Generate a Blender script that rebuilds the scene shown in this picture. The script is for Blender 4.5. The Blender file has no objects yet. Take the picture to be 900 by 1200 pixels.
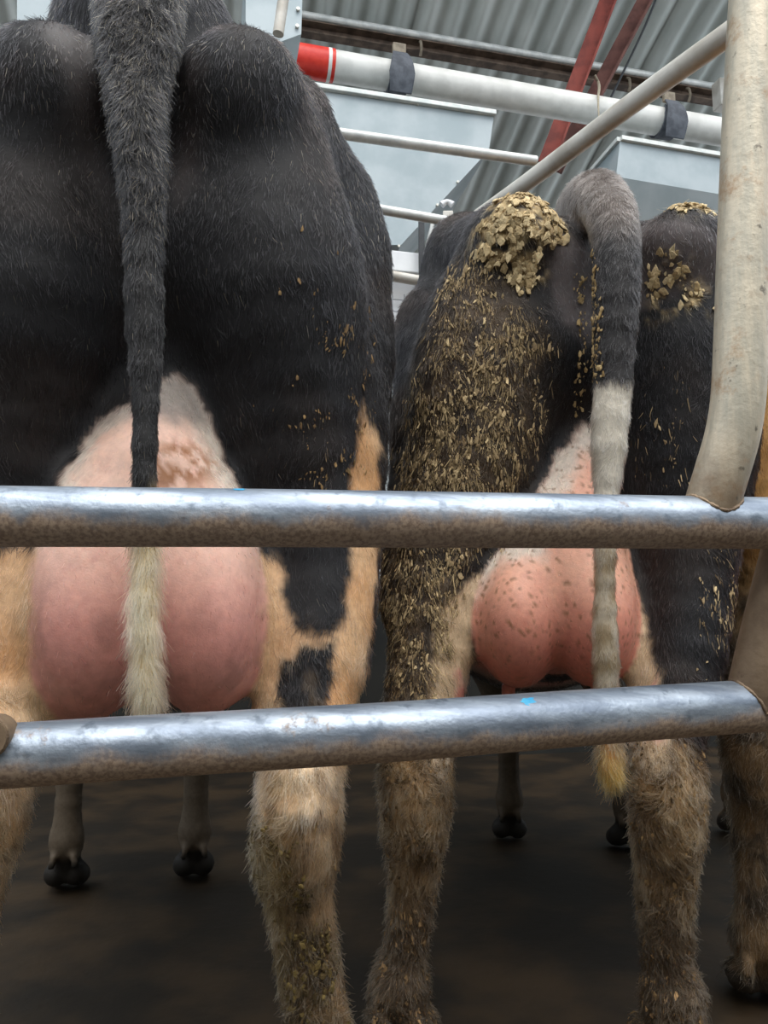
import bpy, bmesh, math, time
import numpy as np
from mathutils import Vector, Matrix

T0 = time.time()
SC = bpy.context.scene
COL = SC.collection
RNG = np.random.default_rng(7)

# ------------------------------------------------------------------ camera, sky, exposure
CAM_H = 0.76
PITCH = math.radians(7.9)
F_PX = 900.0
cam_d = bpy.data.cameras.new('camera')
cam = bpy.data.objects.new('camera', cam_d)
COL.objects.link(cam)
cam.location = (0, 0, CAM_H)
cam.rotation_euler = (math.radians(90) + PITCH, 0, 0)
cam_d.sensor_fit = 'AUTO'
cam_d.sensor_width = 36.0
cam_d.lens = F_PX / 1200.0 * 36.0
cam_d.clip_start = 0.02
cam_d.clip_end = 200
SC.camera = cam

SC.view_settings.view_transform = 'Standard'
SC.view_settings.look = 'None'
SC.view_settings.gamma = 1.0
SC.view_settings.use_curve_mapping = False
SC.view_settings.exposure = 0.6

world = bpy.data.worlds.new('overcast_sky')
SC.world = world
world.use_nodes = True
wn = world.node_tree
wn.nodes.clear()
w_out = wn.nodes.new('ShaderNodeOutputWorld')
w_bg = wn.nodes.new('ShaderNodeBackground')
w_bg.inputs['Color'].default_value = (0.86, 0.93, 1.0, 1)
w_bg.inputs['Strength'].default_value = 1.15
wn.links.new(w_bg.outputs[0], w_out.inputs[0])

sun_d = bpy.data.lights.new('sun', 'SUN')
sun_d.energy = 1.9
sun_d.angle = math.radians(50)
sun_d.color = (1.0, 0.96, 0.9)
sun = bpy.data.objects.new('sun', sun_d)
COL.objects.link(sun)
sun.location = (0, -3, 8)
sun.rotation_euler = (math.radians(24), 0, math.radians(20))

# ------------------------------------------------------------------ helpers
CP, SP = math.cos(PITCH), math.sin(PITCH)


def ray(px, py):
    u = (px - 450.0) / F_PX
    v = -(py - 600.0) / F_PX
    return np.array([u, CP - v * SP, SP + v * CP])


def at(px, py, Y):
    """photo point on the vertical plane at distance Y (metres) -> world"""
    d = ray(px, py)
    return np.array([0, 0, CAM_H]) + d * (Y / d[1])


def srgb(r, g, b):
    c = np.array([r, g, b], float) / 255.0
    return np.where(c <= 0.04045, c / 12.92, ((c + 0.055) / 1.055) ** 2.4)


_TAB = np.random.default_rng(3).random((64, 64, 64)).astype(np.float32)


def vnoise(p, freq, seed=0.0):
    q = np.asarray(p) * freq + np.array([seed * 1.37 + 100, seed * 2.11 + 100, seed * 3.7 + 100])
    i = np.floor(q).astype(int)
    f = q - i
    u = f * f * (3 - 2 * f)
    r = 0
    for dx in (0, 1):
        for dy in (0, 1):
            for dz in (0, 1):
                w = (u[:, 0] if dx else 1 - u[:, 0]) * (u[:, 1] if dy else 1 - u[:, 1]) * (u[:, 2] if dz else 1 - u[:, 2])
                r = r + w * _TAB[(i[:, 0] + dx) & 63, (i[:, 1] + dy) & 63, (i[:, 2] + dz) & 63]
    return r


def fbm(p, freq, seed=0.0, oct=3):
    r, a, s = 0, 0.5, 0
    for o in range(oct):
        r = r + a * vnoise(p, freq * 2 ** o, seed + o * 7.3)
        s += a
        a *= 0.5
    return r / s


def sstep(a, b, x):
    t = np.clip((x - a) / (b - a), 0, 1)
    return t * t * (3 - 2 * t)


def poly_sd(pts, poly):
    """signed distance (negative inside) of 2-D points to a polygon"""
    poly = np.asarray(poly, float)
    n = len(poly)
    d = np.full(len(pts), 1e9)
    inside = np.zeros(len(pts), bool)
    for i in range(n):
        a, b = poly[i], poly[(i + 1) % n]
        e = b - a
        w = pts - a
        h = np.clip((w @ e) / max(e @ e, 1e-12), 0, 1)
        d = np.minimum(d, np.hypot(w[:, 0] - h * e[0], w[:, 1] - h * e[1]))
        c = (a[1] > pts[:, 1]) != (b[1] > pts[:, 1])
        with np.errstate(divide='ignore', invalid='ignore'):
            xx = (b[0] - a[0]) * (pts[:, 1] - a[1]) / (b[1] - a[1] if b[1] != a[1] else 1e-12) + a[0]
        inside ^= c & (pts[:, 0] < xx)
    return np.where(inside, -d, d)


def link(name, data, mat=None, parent=None, loc=None):
    o = bpy.data.objects.new(name, data)
    COL.objects.link(o)
    if mat is not None:
        data.materials.append(mat)
    if parent is not None:
        o.parent = parent
    if loc is not None:
        o.location = loc
    return o


def tag(o, label=None, cat=None, group=None, kind=None):
    if label:
        o['label'] = label
    if cat:
        o['category'] = cat
    if group:
        o['group'] = group
    if kind:
        o['kind'] = kind
    return o


def empty(name, loc, rz=0.0):
    o = bpy.data.objects.new(name, None)
    COL.objects.link(o)
    o.location = loc
    o.rotation_euler = (0, 0, rz)
    o.empty_display_size = 0.1
    return o


class MB:
    """collects vertices and faces (world coordinates) for ONE mesh object"""

    def __init__(self):
        self.v, self.f = [], []

    def add(self, v, f):
        n = len(self.v)
        self.v += [tuple(map(float, p)) for p in v]
        self.f += [tuple(i + n for i in q) for q in f]
        return self

    def box(self, c, ax, ay, az):
        """box with centre c and half-axis vectors"""
        c, ax, ay, az = map(np.asarray, (c, ax, ay, az))
        v = [c + sx * ax + sy * ay + sz * az for sx in (-1, 1) for sy in (-1, 1) for sz in (-1, 1)]
        f = [(0, 1, 3, 2), (4, 6, 7, 5), (0, 4, 5, 1), (2, 3, 7, 6), (0, 2, 6, 4), (1, 5, 7, 3)]
        return self.add(v, f)

    def tube(self, pts, r, n=18, smooth=0, cap=True):
        pts = [np.asarray(p, float) for p in pts]
        rs = list(r) if hasattr(r, '__len__') else [r] * len(pts)
        if smooth:
            P, R = [], []
            ext = [2 * pts[0] - pts[1]] + pts + [2 * pts[-1] - pts[-2]]
            for i in range(len(pts) - 1):
                p0, p1, p2, p3 = ext[i:i + 4]
                for k in range(smooth):
                    t = k / smooth
                    P.append(0.5 * (2 * p1 + (p2 - p0) * t + (2 * p0 - 5 * p1 + 4 * p2 - p3) * t * t + (3 * p1 - p0 - 3 * p2 + p3) * t ** 3))
                    R.append(rs[i] * (1 - t) + rs[i + 1] * t)
            P.append(pts[-1])
            R.append(rs[-1])
            pts, rs = P, R
        tang = []
        for i in range(len(pts)):
            t = pts[min(i + 1, len(pts) - 1)] - pts[max(i - 1, 0)]
            tang.append(t / (np.linalg.norm(t) + 1e-12))
        up = np.array([0, 0, 1.0]) if abs(tang[0][2]) < 0.9 else np.array([0, 1.0, 0])
        a = np.cross(tang[0], up)
        a /= np.linalg.norm(a)
        V, F = [], []
        for i, p in enumerate(pts):
            a = a - tang[i] * (a @ tang[i])
            a /= np.linalg.norm(a)
            b = np.cross(tang[i], a)
            for k in range(n):
                th = 2 * math.pi * k / n
                V.append(p + rs[i] * (math.cos(th) * a + math.sin(th) * b))
        for i in range(len(pts) - 1):
            for k in range(n):
                k2 = (k + 1) % n
                F.append((i * n + k, i * n + k2, (i + 1) * n + k2, (i + 1) * n + k))
        if cap:
            F.append(tuple(reversed(range(n))))
            F.append(tuple((len(pts) - 1) * n + k for k in range(n)))
        return self.add(V, F)

    def build(self, name, mat=None, parent=None, smooth=True, bevel=0.0, origin=None):
        if parent is not None:
            inv = parent_inv(parent)
            v = [tuple(inv @ Vector(p)) for p in self.v]
        elif origin is not None:
            v = [tuple(np.array(p) - np.array(origin)) for p in self.v]
        else:
            v = self.v
        me = bpy.data.meshes.new(name)
        me.from_pydata(v, [], self.f)
        bm = bmesh.new()
        bm.from_mesh(me)
        bmesh.ops.recalc_face_normals(bm, faces=bm.faces)
        if bevel:
            bmesh.ops.bevel(bm, geom=list(bm.edges), offset=bevel, segments=2, affect='EDGES', profile=0.6)
        bm.to_mesh(me)
        bm.free()
        if smooth:
            me.shade_smooth()
            me.set_sharp_from_angle(angle=math.radians(40))
        o = link(name, me, mat, parent)
        if origin is not None and parent is None:
            o.location = origin
        return o


def parent_inv(p):
    m = Matrix.Identity(4)
    chain = []
    while p is not None:
        chain.append(p)
        p = p.parent
    for q in reversed(chain):
        m = m @ (Matrix.Translation(q.location) @ q.rotation_euler.to_matrix().to_4x4())
    return m.inverted()


# ------------------------------------------------------------------ materials
class NT:
    def __init__(self, name):
        self.m = bpy.data.materials.new(name)
        self.m.use_nodes = True
        self.t = self.m.node_tree
        self.t.nodes.clear()
        self.out = self.n('ShaderNodeOutputMaterial')

    def n(self, typ, **kw):
        nd = self.t.nodes.new(typ)
        for k, v in kw.items():
            setattr(nd, k, v)
        return nd

    def l(self, a, b):
        self.t.links.new(a, b)

    def bsdf(self, **kw):
        b = self.n('ShaderNodeBsdfPrincipled')
        for k, v in kw.items():
            self.set(b.inputs[k], v)
        self.l(b.outputs[0], self.out.inputs[0])
        return b

    def set(self, inp, v):
        if hasattr(v, 'links') or isinstance(v, bpy.types.NodeSocket):
            self.l(v, inp)
        elif hasattr(v, '__len__'):
            inp.default_value = tuple(v) + ((1,) if len(v) == 3 else ())
        else:
            inp.default_value = v

    def coord(self, which='Object'):
        return self.n('ShaderNodeTexCoord').outputs[which]

    def noise(self, scale, detail=4, rough=0.55, co=None, stretch=None):
        nz = self.n('ShaderNodeTexNoise')
        nz.inputs['Scale'].default_value = scale
        nz.inputs['Detail'].default_value = detail
        nz.inputs['Roughness'].default_value = rough
        co = co or self.coord()
        if stretch:
            mp = self.n('ShaderNodeMapping')
            mp.inputs['Scale'].default_value = stretch
            self.l(co, mp.inputs[0])
            co = mp.outputs[0]
        self.l(co, nz.inputs['Vector'])
        return nz.outputs['Fac']

    def ramp(self, fac, lo, hi):
        r = self.n('ShaderNodeMapRange', interpolation_type='SMOOTHSTEP')
        r.inputs['From Min'].default_value = lo
        r.inputs['From Max'].default_value = hi
        self.l(fac, r.inputs['Value'])
        return r.outputs['Result']

    def mix(self, fac, a, b):
        m = self.n('ShaderNodeMix', data_type='RGBA')
        self.set(m.inputs[0], fac)
        self.set(m.inputs[6], a)
        self.set(m.inputs[7], b)
        return m.outputs[2]

    def math(self, op, a, b=0.0):
        m = self.n('ShaderNodeMath', operation=op)
        self.set(m.inputs[0], a)
        self.set(m.inputs[1], b)
        return m.outputs[0]

    def bump(self, h, strength=0.3, dist=0.01):
        b = self.n('ShaderNodeBump')
        b.inputs['Strength'].default_value = strength
        b.inputs['Distance'].default_value = dist
        self.l(h, b.inputs['Height'])
        return b.outputs[0]


def mat_simple(name, c1, c2, scale=8, rough=0.6, metallic=0.0, bump=0.15, lo=0.35, hi=0.65, spec=0.5, dist=0.004, stretch=None):
    t = NT(name)
    f = t.noise(scale, stretch=stretch)
    f2 = t.noise(scale * 7, 3)
    col = t.mix(t.ramp(f, lo, hi), c1, c2)
    b = t.bsdf(**{'Base Color': col, 'Roughness': rough, 'Metallic': metallic, 'Specular IOR Level': spec})
    if bump:
        t.l(t.bump(f2, bump, dist), b.inputs['Normal'])
    return t.m


def mat_galv_rail():
    t = NT('galvanised_rail')
    co = t.coord()
    streak = t.noise(9, 5, 0.6, co, (0.6, 6, 6))
    spot = t.noise(55, 4, 0.6, co)
    fine = t.noise(260, 3, 0.6, co)
    zinc = t.mix(t.ramp(streak, 0.35, 0.7), srgb(122, 132, 146), srgb(176, 186, 198))
    zinc = t.mix(t.ramp(spot, 0.52, 0.72), zinc, srgb(112, 122, 134))
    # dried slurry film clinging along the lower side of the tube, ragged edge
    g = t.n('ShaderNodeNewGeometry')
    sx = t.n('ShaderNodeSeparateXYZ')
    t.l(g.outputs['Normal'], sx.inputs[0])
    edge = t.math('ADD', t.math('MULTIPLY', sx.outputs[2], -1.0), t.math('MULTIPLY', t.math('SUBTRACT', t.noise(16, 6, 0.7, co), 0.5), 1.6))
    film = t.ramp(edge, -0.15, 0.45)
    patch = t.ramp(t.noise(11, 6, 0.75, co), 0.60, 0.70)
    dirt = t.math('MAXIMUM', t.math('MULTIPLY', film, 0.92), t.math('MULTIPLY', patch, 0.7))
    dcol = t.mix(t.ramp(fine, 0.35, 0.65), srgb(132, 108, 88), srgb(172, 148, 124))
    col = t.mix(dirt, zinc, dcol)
    rough = t.math('ADD', t.math('MULTIPLY', dirt, 0.35), t.math('ADD', 0.36, t.math('MULTIPLY', spot, 0.22)))
    met = t.math('SUBTRACT', 0.8, t.math('MULTIPLY', dirt, 0.75))
    b = t.bsdf(**{'Base Color': col, 'Roughness': rough, 'Metallic': met})
    hb = t.math('ADD', t.math('MULTIPLY', fine, 0.5), t.math('ADD', spot, t.math('MULTIPLY', dirt, 0.6)))
    t.l(t.bump(hb, 0.22, 0.0025), b.inputs['Normal'])
    return t.m


def mat_post():
    t = NT('weathered_galvanised_post')
    co = t.coord()
    run = t.noise(14, 6, 0.65, co, (5, 5, 0.7))
    spot = t.noise(70, 4, 0.6, co)
    blot = t.noise(17, 6, 0.75, co)
    col = t.mix(t.ramp(run, 0.34, 0.66), srgb(182, 176, 160), srgb(212, 200, 178))
    col = t.mix(t.math('MULTIPLY', t.ramp(blot, 0.52, 0.68), 0.85), col, srgb(172, 140, 108))
    sx = t.n('ShaderNodeSeparateXYZ')
    t.l(co, sx.inputs[0])
    splash = t.ramp(t.math('ADD', sx.outputs[2], t.math('MULTIPLY', t.noise(30, 5, 0.7, co), 0.12)), 0.36, 0.22)
    col = t.mix(t.math('MULTIPLY', splash, 0.85), col, srgb(124, 98, 72))
    col = t.mix(t.math('MULTIPLY', t.ramp(spot, 0.64, 0.74), 0.8), col, srgb(96, 88, 76))
    b = t.bsdf(**{'Base Color': col, 'Roughness': 0.5, 'Metallic': 0.25})
    t.l(t.bump(t.math('ADD', spot, blot), 0.3, 0.003), b.inputs['Normal'])
    return t.m


def mat_brace():
    t = NT('soiled_brace')
    co = t.coord()
    col = t.mix(t.ramp(t.noise(12, 6, 0.7, co), 0.3, 0.7), srgb(98, 80, 62), srgb(132, 112, 90))
    col = t.mix(t.ramp(t.noise(70, 4, 0.6, co), 0.6, 0.75), col, srgb(92, 74, 58))
    b = t.bsdf(**{'Base Color': col, 'Roughness': 0.6, 'Metallic': 0.15})
    t.l(t.bump(t.noise(90, 4, 0.6, co), 0.3, 0.003), b.inputs['Normal'])
    return t.m


def mat_cow(name):
    t = NT(name)
    a = t.n('ShaderNodeAttribute', attribute_name='coat')
    s = t.n('ShaderNodeAttribute', attribute_name='skin')
    m = t.n('ShaderNodeAttribute', attribute_name='mud')
    co = t.coord()
    n1 = t.noise(90, 5, 0.65, co)
    n2 = t.noise(420, 3, 0.6, co)
    n3 = t.noise(26, 5, 0.7, co)
    var = t.n('ShaderNodeMix', data_type='RGBA', blend_type='MULTIPLY')
    var.inputs[0].default_value = 1.0
    t.l(a.outputs['Color'], var.inputs[6])
    t.l(t.mix(t.ramp(n1, 0.25, 0.75), t.mix(s.outputs['Fac'], (0.78, 0.76, 0.74), (0.92, 0.9, 0.9)), (1.1, 1.09, 1.07)), var.inputs[7])
    redd = t.n('ShaderNodeMix', data_type='RGBA', blend_type='MULTIPLY')
    redd.inputs[0].default_value = 1.0
    t.l(var.outputs[2], redd.inputs[6])
    redd.inputs[7].default_value = (0.84, 0.70, 0.70, 1)
    blot = t.mix(t.math('MULTIPLY', t.math('MULTIPLY', t.ramp(n3, 0.5, 0.68), s.outputs['Fac']), 0.5), var.outputs[2], redd.outputs[2])
    rough = t.math('SUBTRACT', 0.66, t.math('MULTIPLY', s.outputs['Fac'], 0.2))
    b = t.bsdf(**{'Base Color': blot, 'Roughness': rough, 'Specular IOR Level': 0.35})
    t.l(t.math('MULTIPLY', s.outputs['Fac'], 0.25), b.inputs['Subsurface Weight'])
    b.inputs['Subsurface Radius'].default_value = (1.0, 0.35, 0.2)
    b.inputs['Subsurface Scale'].default_value = 0.008
    h = t.math('ADD', t.math('MULTIPLY', n2, 0.5), t.math('MULTIPLY', n1, t.math('ADD', 0.5, t.math('MULTIPLY', m.outputs['Fac'], 3.0))))
    t.l(t.bump(h, 0.28, 0.004), b.inputs['Normal'])
    return t.m


def mat_hair():
    t = NT('cow_hair')
    a = t.n('ShaderNodeAttribute', attribute_name='hair_color')
    b = t.n('ShaderNodeBsdfHairPrincipled')
    b.model = 'CHIANG'
    b.parametrization = 'COLOR'
    t.l(a.outputs['Color'], b.inputs['Color'])
    b.inputs['Roughness'].default_value = 0.30
    b.inputs['IOR'].default_value = 1.42
    b.inputs['Radial Roughness'].default_value = 0.45
    t.l(b.outputs[0], t.out.inputs[0])
    return t.m


def mat_dung(name='dried_dung'):
    t = NT(name)
    a = t.n('ShaderNodeAttribute', attribute_name='tint')
    co = t.coord()
    col = t.mix(t.ramp(t.noise(240, 4, 0.7, co), 0.3, 0.7), (0.74, 0.70, 0.66), (1.2, 1.18, 1.14))
    v = t.n('ShaderNodeMix', data_type='RGBA', blend_type='MULTIPLY')
    v.inputs[0].default_value = 1.0
    t.l(a.outputs['Color'], v.inputs[6])
    t.l(col, v.inputs[7])
    b = t.bsdf(**{'Base Color': v.outputs[2], 'Roughness': 0.85, 'Specular IOR Level': 0.2})
    t.l(t.bump(t.noise(500, 4, 0.7, co), 0.5, 0.002), b.inputs['Normal'])
    return t.m


M = {}
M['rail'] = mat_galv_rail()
M['post'] = mat_post()
M['brace'] = mat_brace()
M['weld'] = mat_simple('weld_bead', srgb(96, 78, 62), srgb(150, 128, 104), 60, 0.55, 0.3, 0.4)
M['paint'] = mat_simple('blue_paint', srgb(48, 150, 196), srgb(80, 178, 214), 90, 0.5)
M['hair'] = mat_hair()
M['dung'] = mat_dung()
t_ = NT('dung_coated_hair')
t_.bsdf(**{'Base Color': t_.n('ShaderNodeAttribute', attribute_name='hair_color').outputs['Color'], 'Roughness': 0.8, 'Specular IOR Level': 0.2})
M['tuft'] = t_.m
M['hoof'] = mat_simple('hoof', srgb(36, 31, 27), srgb(64, 54, 44), 30, 0.7)
M['concrete_dark'] = mat_simple('wet_concrete', srgb(32, 26, 19), srgb(60, 47, 32), 3.2, 0.6, 0, 0.35, 0.38, 0.66, 0.35)
M['dark_backing'] = mat_simple('dark_backing_wall', srgb(24, 25, 23), srgb(36, 35, 31), 5, 0.8)  # near-black so the space behind the cows reads as shade
M['pit'] = mat_simple('pit_concrete', srgb(70, 62, 52), srgb(92, 82, 70), 3, 0.7)
M['blockwork'] = mat_simple('rendered_wall', srgb(150, 148, 140), srgb(176, 172, 160), 2, 0.85)
M['pipe'] = mat_simple('grey_white_pipe', srgb(218, 216, 210), srgb(236, 234, 228), 9, 0.42, 0, 0.1)
M['red'] = mat_simple('red_band', srgb(214, 44, 32), srgb(228, 62, 44), 20, 0.45)
M['whitestrip'] = mat_simple('white_band', srgb(232, 230, 226), srgb(240, 238, 232), 20, 0.45)
M['rubber'] = mat_simple('black_rubber', srgb(68, 72, 80), srgb(92, 96, 104), 20, 0.7)
M['bin'] = mat_simple('galvanised_sheet', srgb(150, 163, 168), srgb(172, 182, 186), 4, 0.5, 0.15, 0.08)
M['binlip'] = mat_simple('sheet_lip', srgb(206, 212, 210), srgb(226, 228, 224), 30, 0.5, 0.1)
M['thin_pipe'] = mat_simple('pale_pipe', srgb(196, 198, 196), srgb(224, 224, 220), 14, 0.4, 0.2, 0.1)
M['channel'] = mat_simple('rusty_channel', srgb(72, 58, 48), srgb(112, 94, 80), 12, 0.75)
M['redsteel'] = mat_simple('red_oxide_steel', srgb(116, 46, 36), srgb(150, 66, 52), 10, 0.65, 0, 0.2)
M['browsteel'] = mat_simple('brown_oxide_steel', srgb(92, 54, 46), srgb(124, 80, 70), 10, 0.7, 0, 0.2)
M['roof'] = mat_simple('fibre_cement_roof', srgb(176, 182, 178), srgb(204, 208, 204), 2.2, 0.8, 0, 0.1, stretch=(1, 0.25, 1))
M['hooks'] = mat_simple('dull_hook', srgb(120, 108, 92), srgb(150, 138, 120), 30, 0.7)
M['cable'] = mat_simple('dark_cable', srgb(50, 52, 56), srgb(60, 62, 66), 20, 0.6)
M['bail'] = mat_simple('dusty_bail_pipe', srgb(180, 173, 162), srgb(214, 210, 202), 7, 0.5, 0.15, 0.2)
M['whiteboard'] = mat_simple('white_board', srgb(226, 228, 232), srgb(238, 240, 242), 6, 0.5)
M['mesh'] = mat_simple('mesh_wire', srgb(150, 154, 160), srgb(170, 174, 178), 20, 0.5, 0.4)
M['bolt'] = mat_simple('zinc_bolt', srgb(190, 188, 180), srgb(220, 218, 208), 60, 0.4, 0.4)
M['cobweb'] = mat_simple('dusty_cobweb', srgb(150, 140, 120), srgb(170, 160, 140), 60, 0.9)

# ------------------------------------------------------------------ the shed
ROWD = np.array([0.974, 0.228, 0.0])           # direction of the stall row
ROWD /= np.linalg.norm(ROWD)
ROWN = np.array([-ROWD[1], ROWD[0], 0.0])      # away from the milker
UP = np.array([0, 0, 1.0])


def slab(name, x0, x1, y0, y1, z0, z1, mat):
    o = MB().box(((x0 + x1) / 2, (y0 + y1) / 2, (z0 + z1) / 2), ((x1 - x0) / 2, 0, 0), (0, (y1 - y0) / 2, 0), (0, 0, (z1 - z0) / 2)).build(name, mat, smooth=False)
    return tag(o, kind='structure')


slab('floor', -6, 6, 0.78, 11, -0.95, 0.0, M['concrete_dark'])
slab('floor_pit', -6, 6, -3.2, 0.775, -1.0, -0.9, M['pit'])
slab('wall_back_blocker', -6, 6, -3.4, -3.2, -1.0, 3.6, M['blockwork'])  # unseen, added and raised to block low light from behind
slab('wall_left_blocker', -6.2, -6.0, -3.4, 3.2, -1.0, 2.7, M['blockwork'])  # unseen, added to hold back low light from this side
slab('wall_right_blocker', 6.0, 6.2, -3.4, 3.2, -1.0, 2.7, M['blockwork'])  # unseen, the same light block on the other side
slab('wall_far_left', -6.2, -6.0, 3.2, 11, -1.0, 1.1, M['blockwork'])  # unseen, kept low to let daylight onto the roof underside
slab('wall_far_right', 6.0, 6.2, 3.2, 11, -1.0, 1.1, M['blockwork'])  # unseen, kept low for the same side light
slab('wall_far', -6.2, 6.2, 11, 11.2, -1.0, 1.1, M['blockwork'])  # unseen, low so sky light enters beneath the eave
mc = np.array([0.0, 4.4, 0.0])
o = MB().box(mc + UP * 0.45, ROWD * 5.5, ROWN * 0.1, UP * 0.45).build('wall_dark_backing', M['dark_backing'], smooth=False)  # added dark wall, standing in for the darkness beyond the cows' legs
tag(o, kind='structure')

# corrugated roof: fibre-cement sheets running down away from the pit
RD = np.array([-0.25, 1.0, -0.37])
RD /= np.linalg.norm(RD)
RX = np.array([1.0, 0.25, 0.0])
RX /= np.linalg.norm(RX)
RN = np.cross(RX, RD)
RO = np.array([0.0, 6.0, 4.75])
roof = empty('ceiling', tuple(RO))
tag(roof, kind='structure')
PITCHW = 0.19
SHW = PITCHW * 5
Lr0, Lr1 = -3.6, 5.4
for row in range(2):
    la, lb = (Lr0, Lr0 + 5.0) if row == 0 else (Lr0 + 4.85, Lr1 + 0.6)
    for s in range(-6, 8):
        mb = MB()
        nc = 5 * 10 + 6
        V = []
        for j in range(2):
            for th in (0, 0.008):
                for i in range(nc + 1):
                    x = s * SHW + i * PITCHW / 10
                    h = 0.026 * math.cos(2 * math.pi * x / PITCHW) + 0.010 * (s % 2) + 0.014 * (1 - row)
                    V.append(RO + RX * x + RD * (la if j == 0 else lb) + RN * (h + th))
        n1 = nc + 1
        F = []
        for i in range(nc):
            F.append((i, i + 1, 2 * n1 + i + 1, 2 * n1 + i))
            F.append((n1 + i, 3 * n1 + i, 3 * n1 + i + 1, n1 + i + 1))
            F.append((i, n1 + i, n1 + i + 1, i + 1))
            F.append((2 * n1 + i, 2 * n1 + i + 1, 3 * n1 + i + 1, 3 * n1 + i))
        mb.add(V, F)
        mb.build('roof_sheet', M['roof'], roof)

# ------------------------------------------------------------------ front stall gate (rails, bent post, brace)
gate = empty('stall_gate', (0.15, 0.66, 0.66))
tag(gate, 'galvanised tubular gate of two long rails with a bent post, nearest the viewer', 'gate')
RT = 0.024
top = [at(-620, 596, 0.545), at(-220, 601, 0.575), at(0, 605, 0.595), at(300, 607, 0.625), at(600, 610, 0.66), at(900, 613, 0.705), at(1060, 615, 0.73), at(1500, 621, 0.80)]
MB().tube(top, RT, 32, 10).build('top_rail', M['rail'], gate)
bot = [at(-620, 930, 0.53), at(-220, 901, 0.575), at(0, 886, 0.60), at(150, 876, 0.617), at(300, 867, 0.635), at(450, 858, 0.652), at(600, 847, 0.675), at(750, 836, 0.71), at(900, 826, 0.745), at(1060, 816, 0.79), at(1500, 790, 0.92)]
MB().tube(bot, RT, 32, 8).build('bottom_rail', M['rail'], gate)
post = [at(829, 613, 0.698), at(835, 588, 0.694), at(846, 552, 0.69), at(858, 510, 0.688), at(865, 465, 0.686), at(868, 400, 0.686), at(871, 300, 0.688), at(876, 150, 0.694), at(883, 0, 0.70), at(888, -110, 0.705), at(900, -380, 0.715)]
MB().tube(post, RT * 0.985, 32, 8).build('bent_post', M['post'], gate)
brace = [at(883, 829, 0.741), at(890, 794, 0.738), at(905, 730, 0.735), at(924, 655, 0.732), at(935, 614, 0.715)]
MB().tube(brace, 0.0255, 32, 6).build('brace_tube', M['brace'], gate)


def weld_saddle(end, d, r, q, e, R, minor):
    """bead along the curve where a tube (end, direction d, radius r) meets a rail (point q, direction e, radius R)"""
    d = np.asarray(d) / np.linalg.norm(d)
    e = np.asarray(e) / np.linalg.norm(e)
    a = np.cross(d, e)
    a /= np.linalg.norm(a)
    b = np.cross(d, a)
    pts, rr = [], []
    for k in range(65):
        th = 2 * math.pi * k / 64
        p = end + r * (math.cos(th) * a + math.sin(th) * b)
        w0, w1 = p - q - e * ((p - q) @ e), d - e * (d @ e)
        A, B, Cq = w1 @ w1, 2 * w0 @ w1, w0 @ w0 - R * R
        t = (-B + math.sqrt(max(0.0, B * B - 4 * A * Cq))) / (2 * A)
        pts.append(p + d * t)
        rr.append(minor * (1 + 0.45 * math.sin(k * 2.1) * math.sin(k * 0.7)))
    MB().tube(pts, rr, 8, 0, False).build('weld_bead', M['weld'], gate)


weld_saddle(np.asarray(post[0]), post[1] - post[0], RT * 0.985, np.asarray(top[5]), top[5] - top[4], RT, 0.0018)
weld_saddle(np.asarray(brace[0]), brace[1] - brace[0], 0.0255, np.asarray(bot[8]), bot[8] - bot[7], RT, 0.0018)
# round end of a stub tube welded to the left of the bottom rail
sp = at(-14, 864, 0.575)
sdir = np.array([0.1, -1, 0.0]) / np.linalg.norm([0.1, -1, 0.0])
MB().tube([sp - sdir * 0.02, sp + sdir * 0.005], 0.0145, 24).build('stub_tube', M['brace'], gate)
MB().tube([sp + sdir * 0.002 + 0.0145 * (math.cos(t) * np.array([0.995, 0.1, 0]) + math.sin(t) * UP) for t in np.linspace(0, 2 * math.pi, 33)], 0.0013, 8, 0, False).build('weld_bead', M['weld'], gate)


def fleck(pc, pnorm_axis, rail_pts, w, h, seed):
    """small ragged paint fleck curved over a tube: pc = point on axis, built on the surface facing up-front"""
    rg = np.random.default_rng(seed)
    t = pnorm_axis / np.linalg.norm(pnorm_axis)
    side = np.cross(t, UP)
    side /= np.linalg.norm(side)
    if side[1] > 0:
        side = -side
    up = np.cross(side, t)
    if up[2] < 0:
        up = -up
    V, F = [], []
    ang0 = h[0]
    n = 16
    V.append(pc + (RT + 0.0008) * (math.cos(ang0) * side + math.sin(ang0) * up))
    for k in range(n):
        th = 2 * math.pi * k / n
        q = 0.65 + 0.5 * rg.random()
        a = ang0 + h[1] * q * math.sin(th)
        V.append(pc + t * w * q * math.cos(th) + (RT + 0.0004) * (math.cos(a) * side + math.sin(a) * up))
        F.append((0, 1 + k, 1 + (k + 1) % n))
    MB().add(V, F).build('paint_fleck', M['paint'], gate)


fleck(at(612, 846.2, 0.678), np.asarray(bot[7]) - bot[6], None, 0.0085, (0.9, 0.22), 3)
fleck(at(280, 607, 0.623), np.asarray(top[4]) - top[3], None, 0.005, (1.15, 0.12), 4)
MB().add(*(lambda c: ([c + np.array([dx, -abs(dy) * 0.0, dz]) for dx, dy, dz in ((-.003, 0, -.005), (.002, 0, -.006), (.004, 0, 0), (.002, 0, .006), (-.003, 0, .005), (-.004, 0, 0))], [(0, 1, 2, 3, 4, 5)]))(at(893, 86, 0.697) + np.array([0.0, -0.0205, 0]))).build('paint_fleck', M['paint'], gate)

# ------------------------------------------------------------------ pipes, bins and steel behind the cows
def row_pt(px, py, Y0px, px0, Ydist):
    """point seen at (px,py) on the vertical plane through the row direction that passes at distance Ydist under px0"""
    p0 = at(px0, 300, Ydist)
    d = ray(px, py)
    c = np.array([0, 0, CAM_H])
    t = ((p0 - c) @ ROWN) / (d @ ROWN)
    return c + d * t


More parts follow.
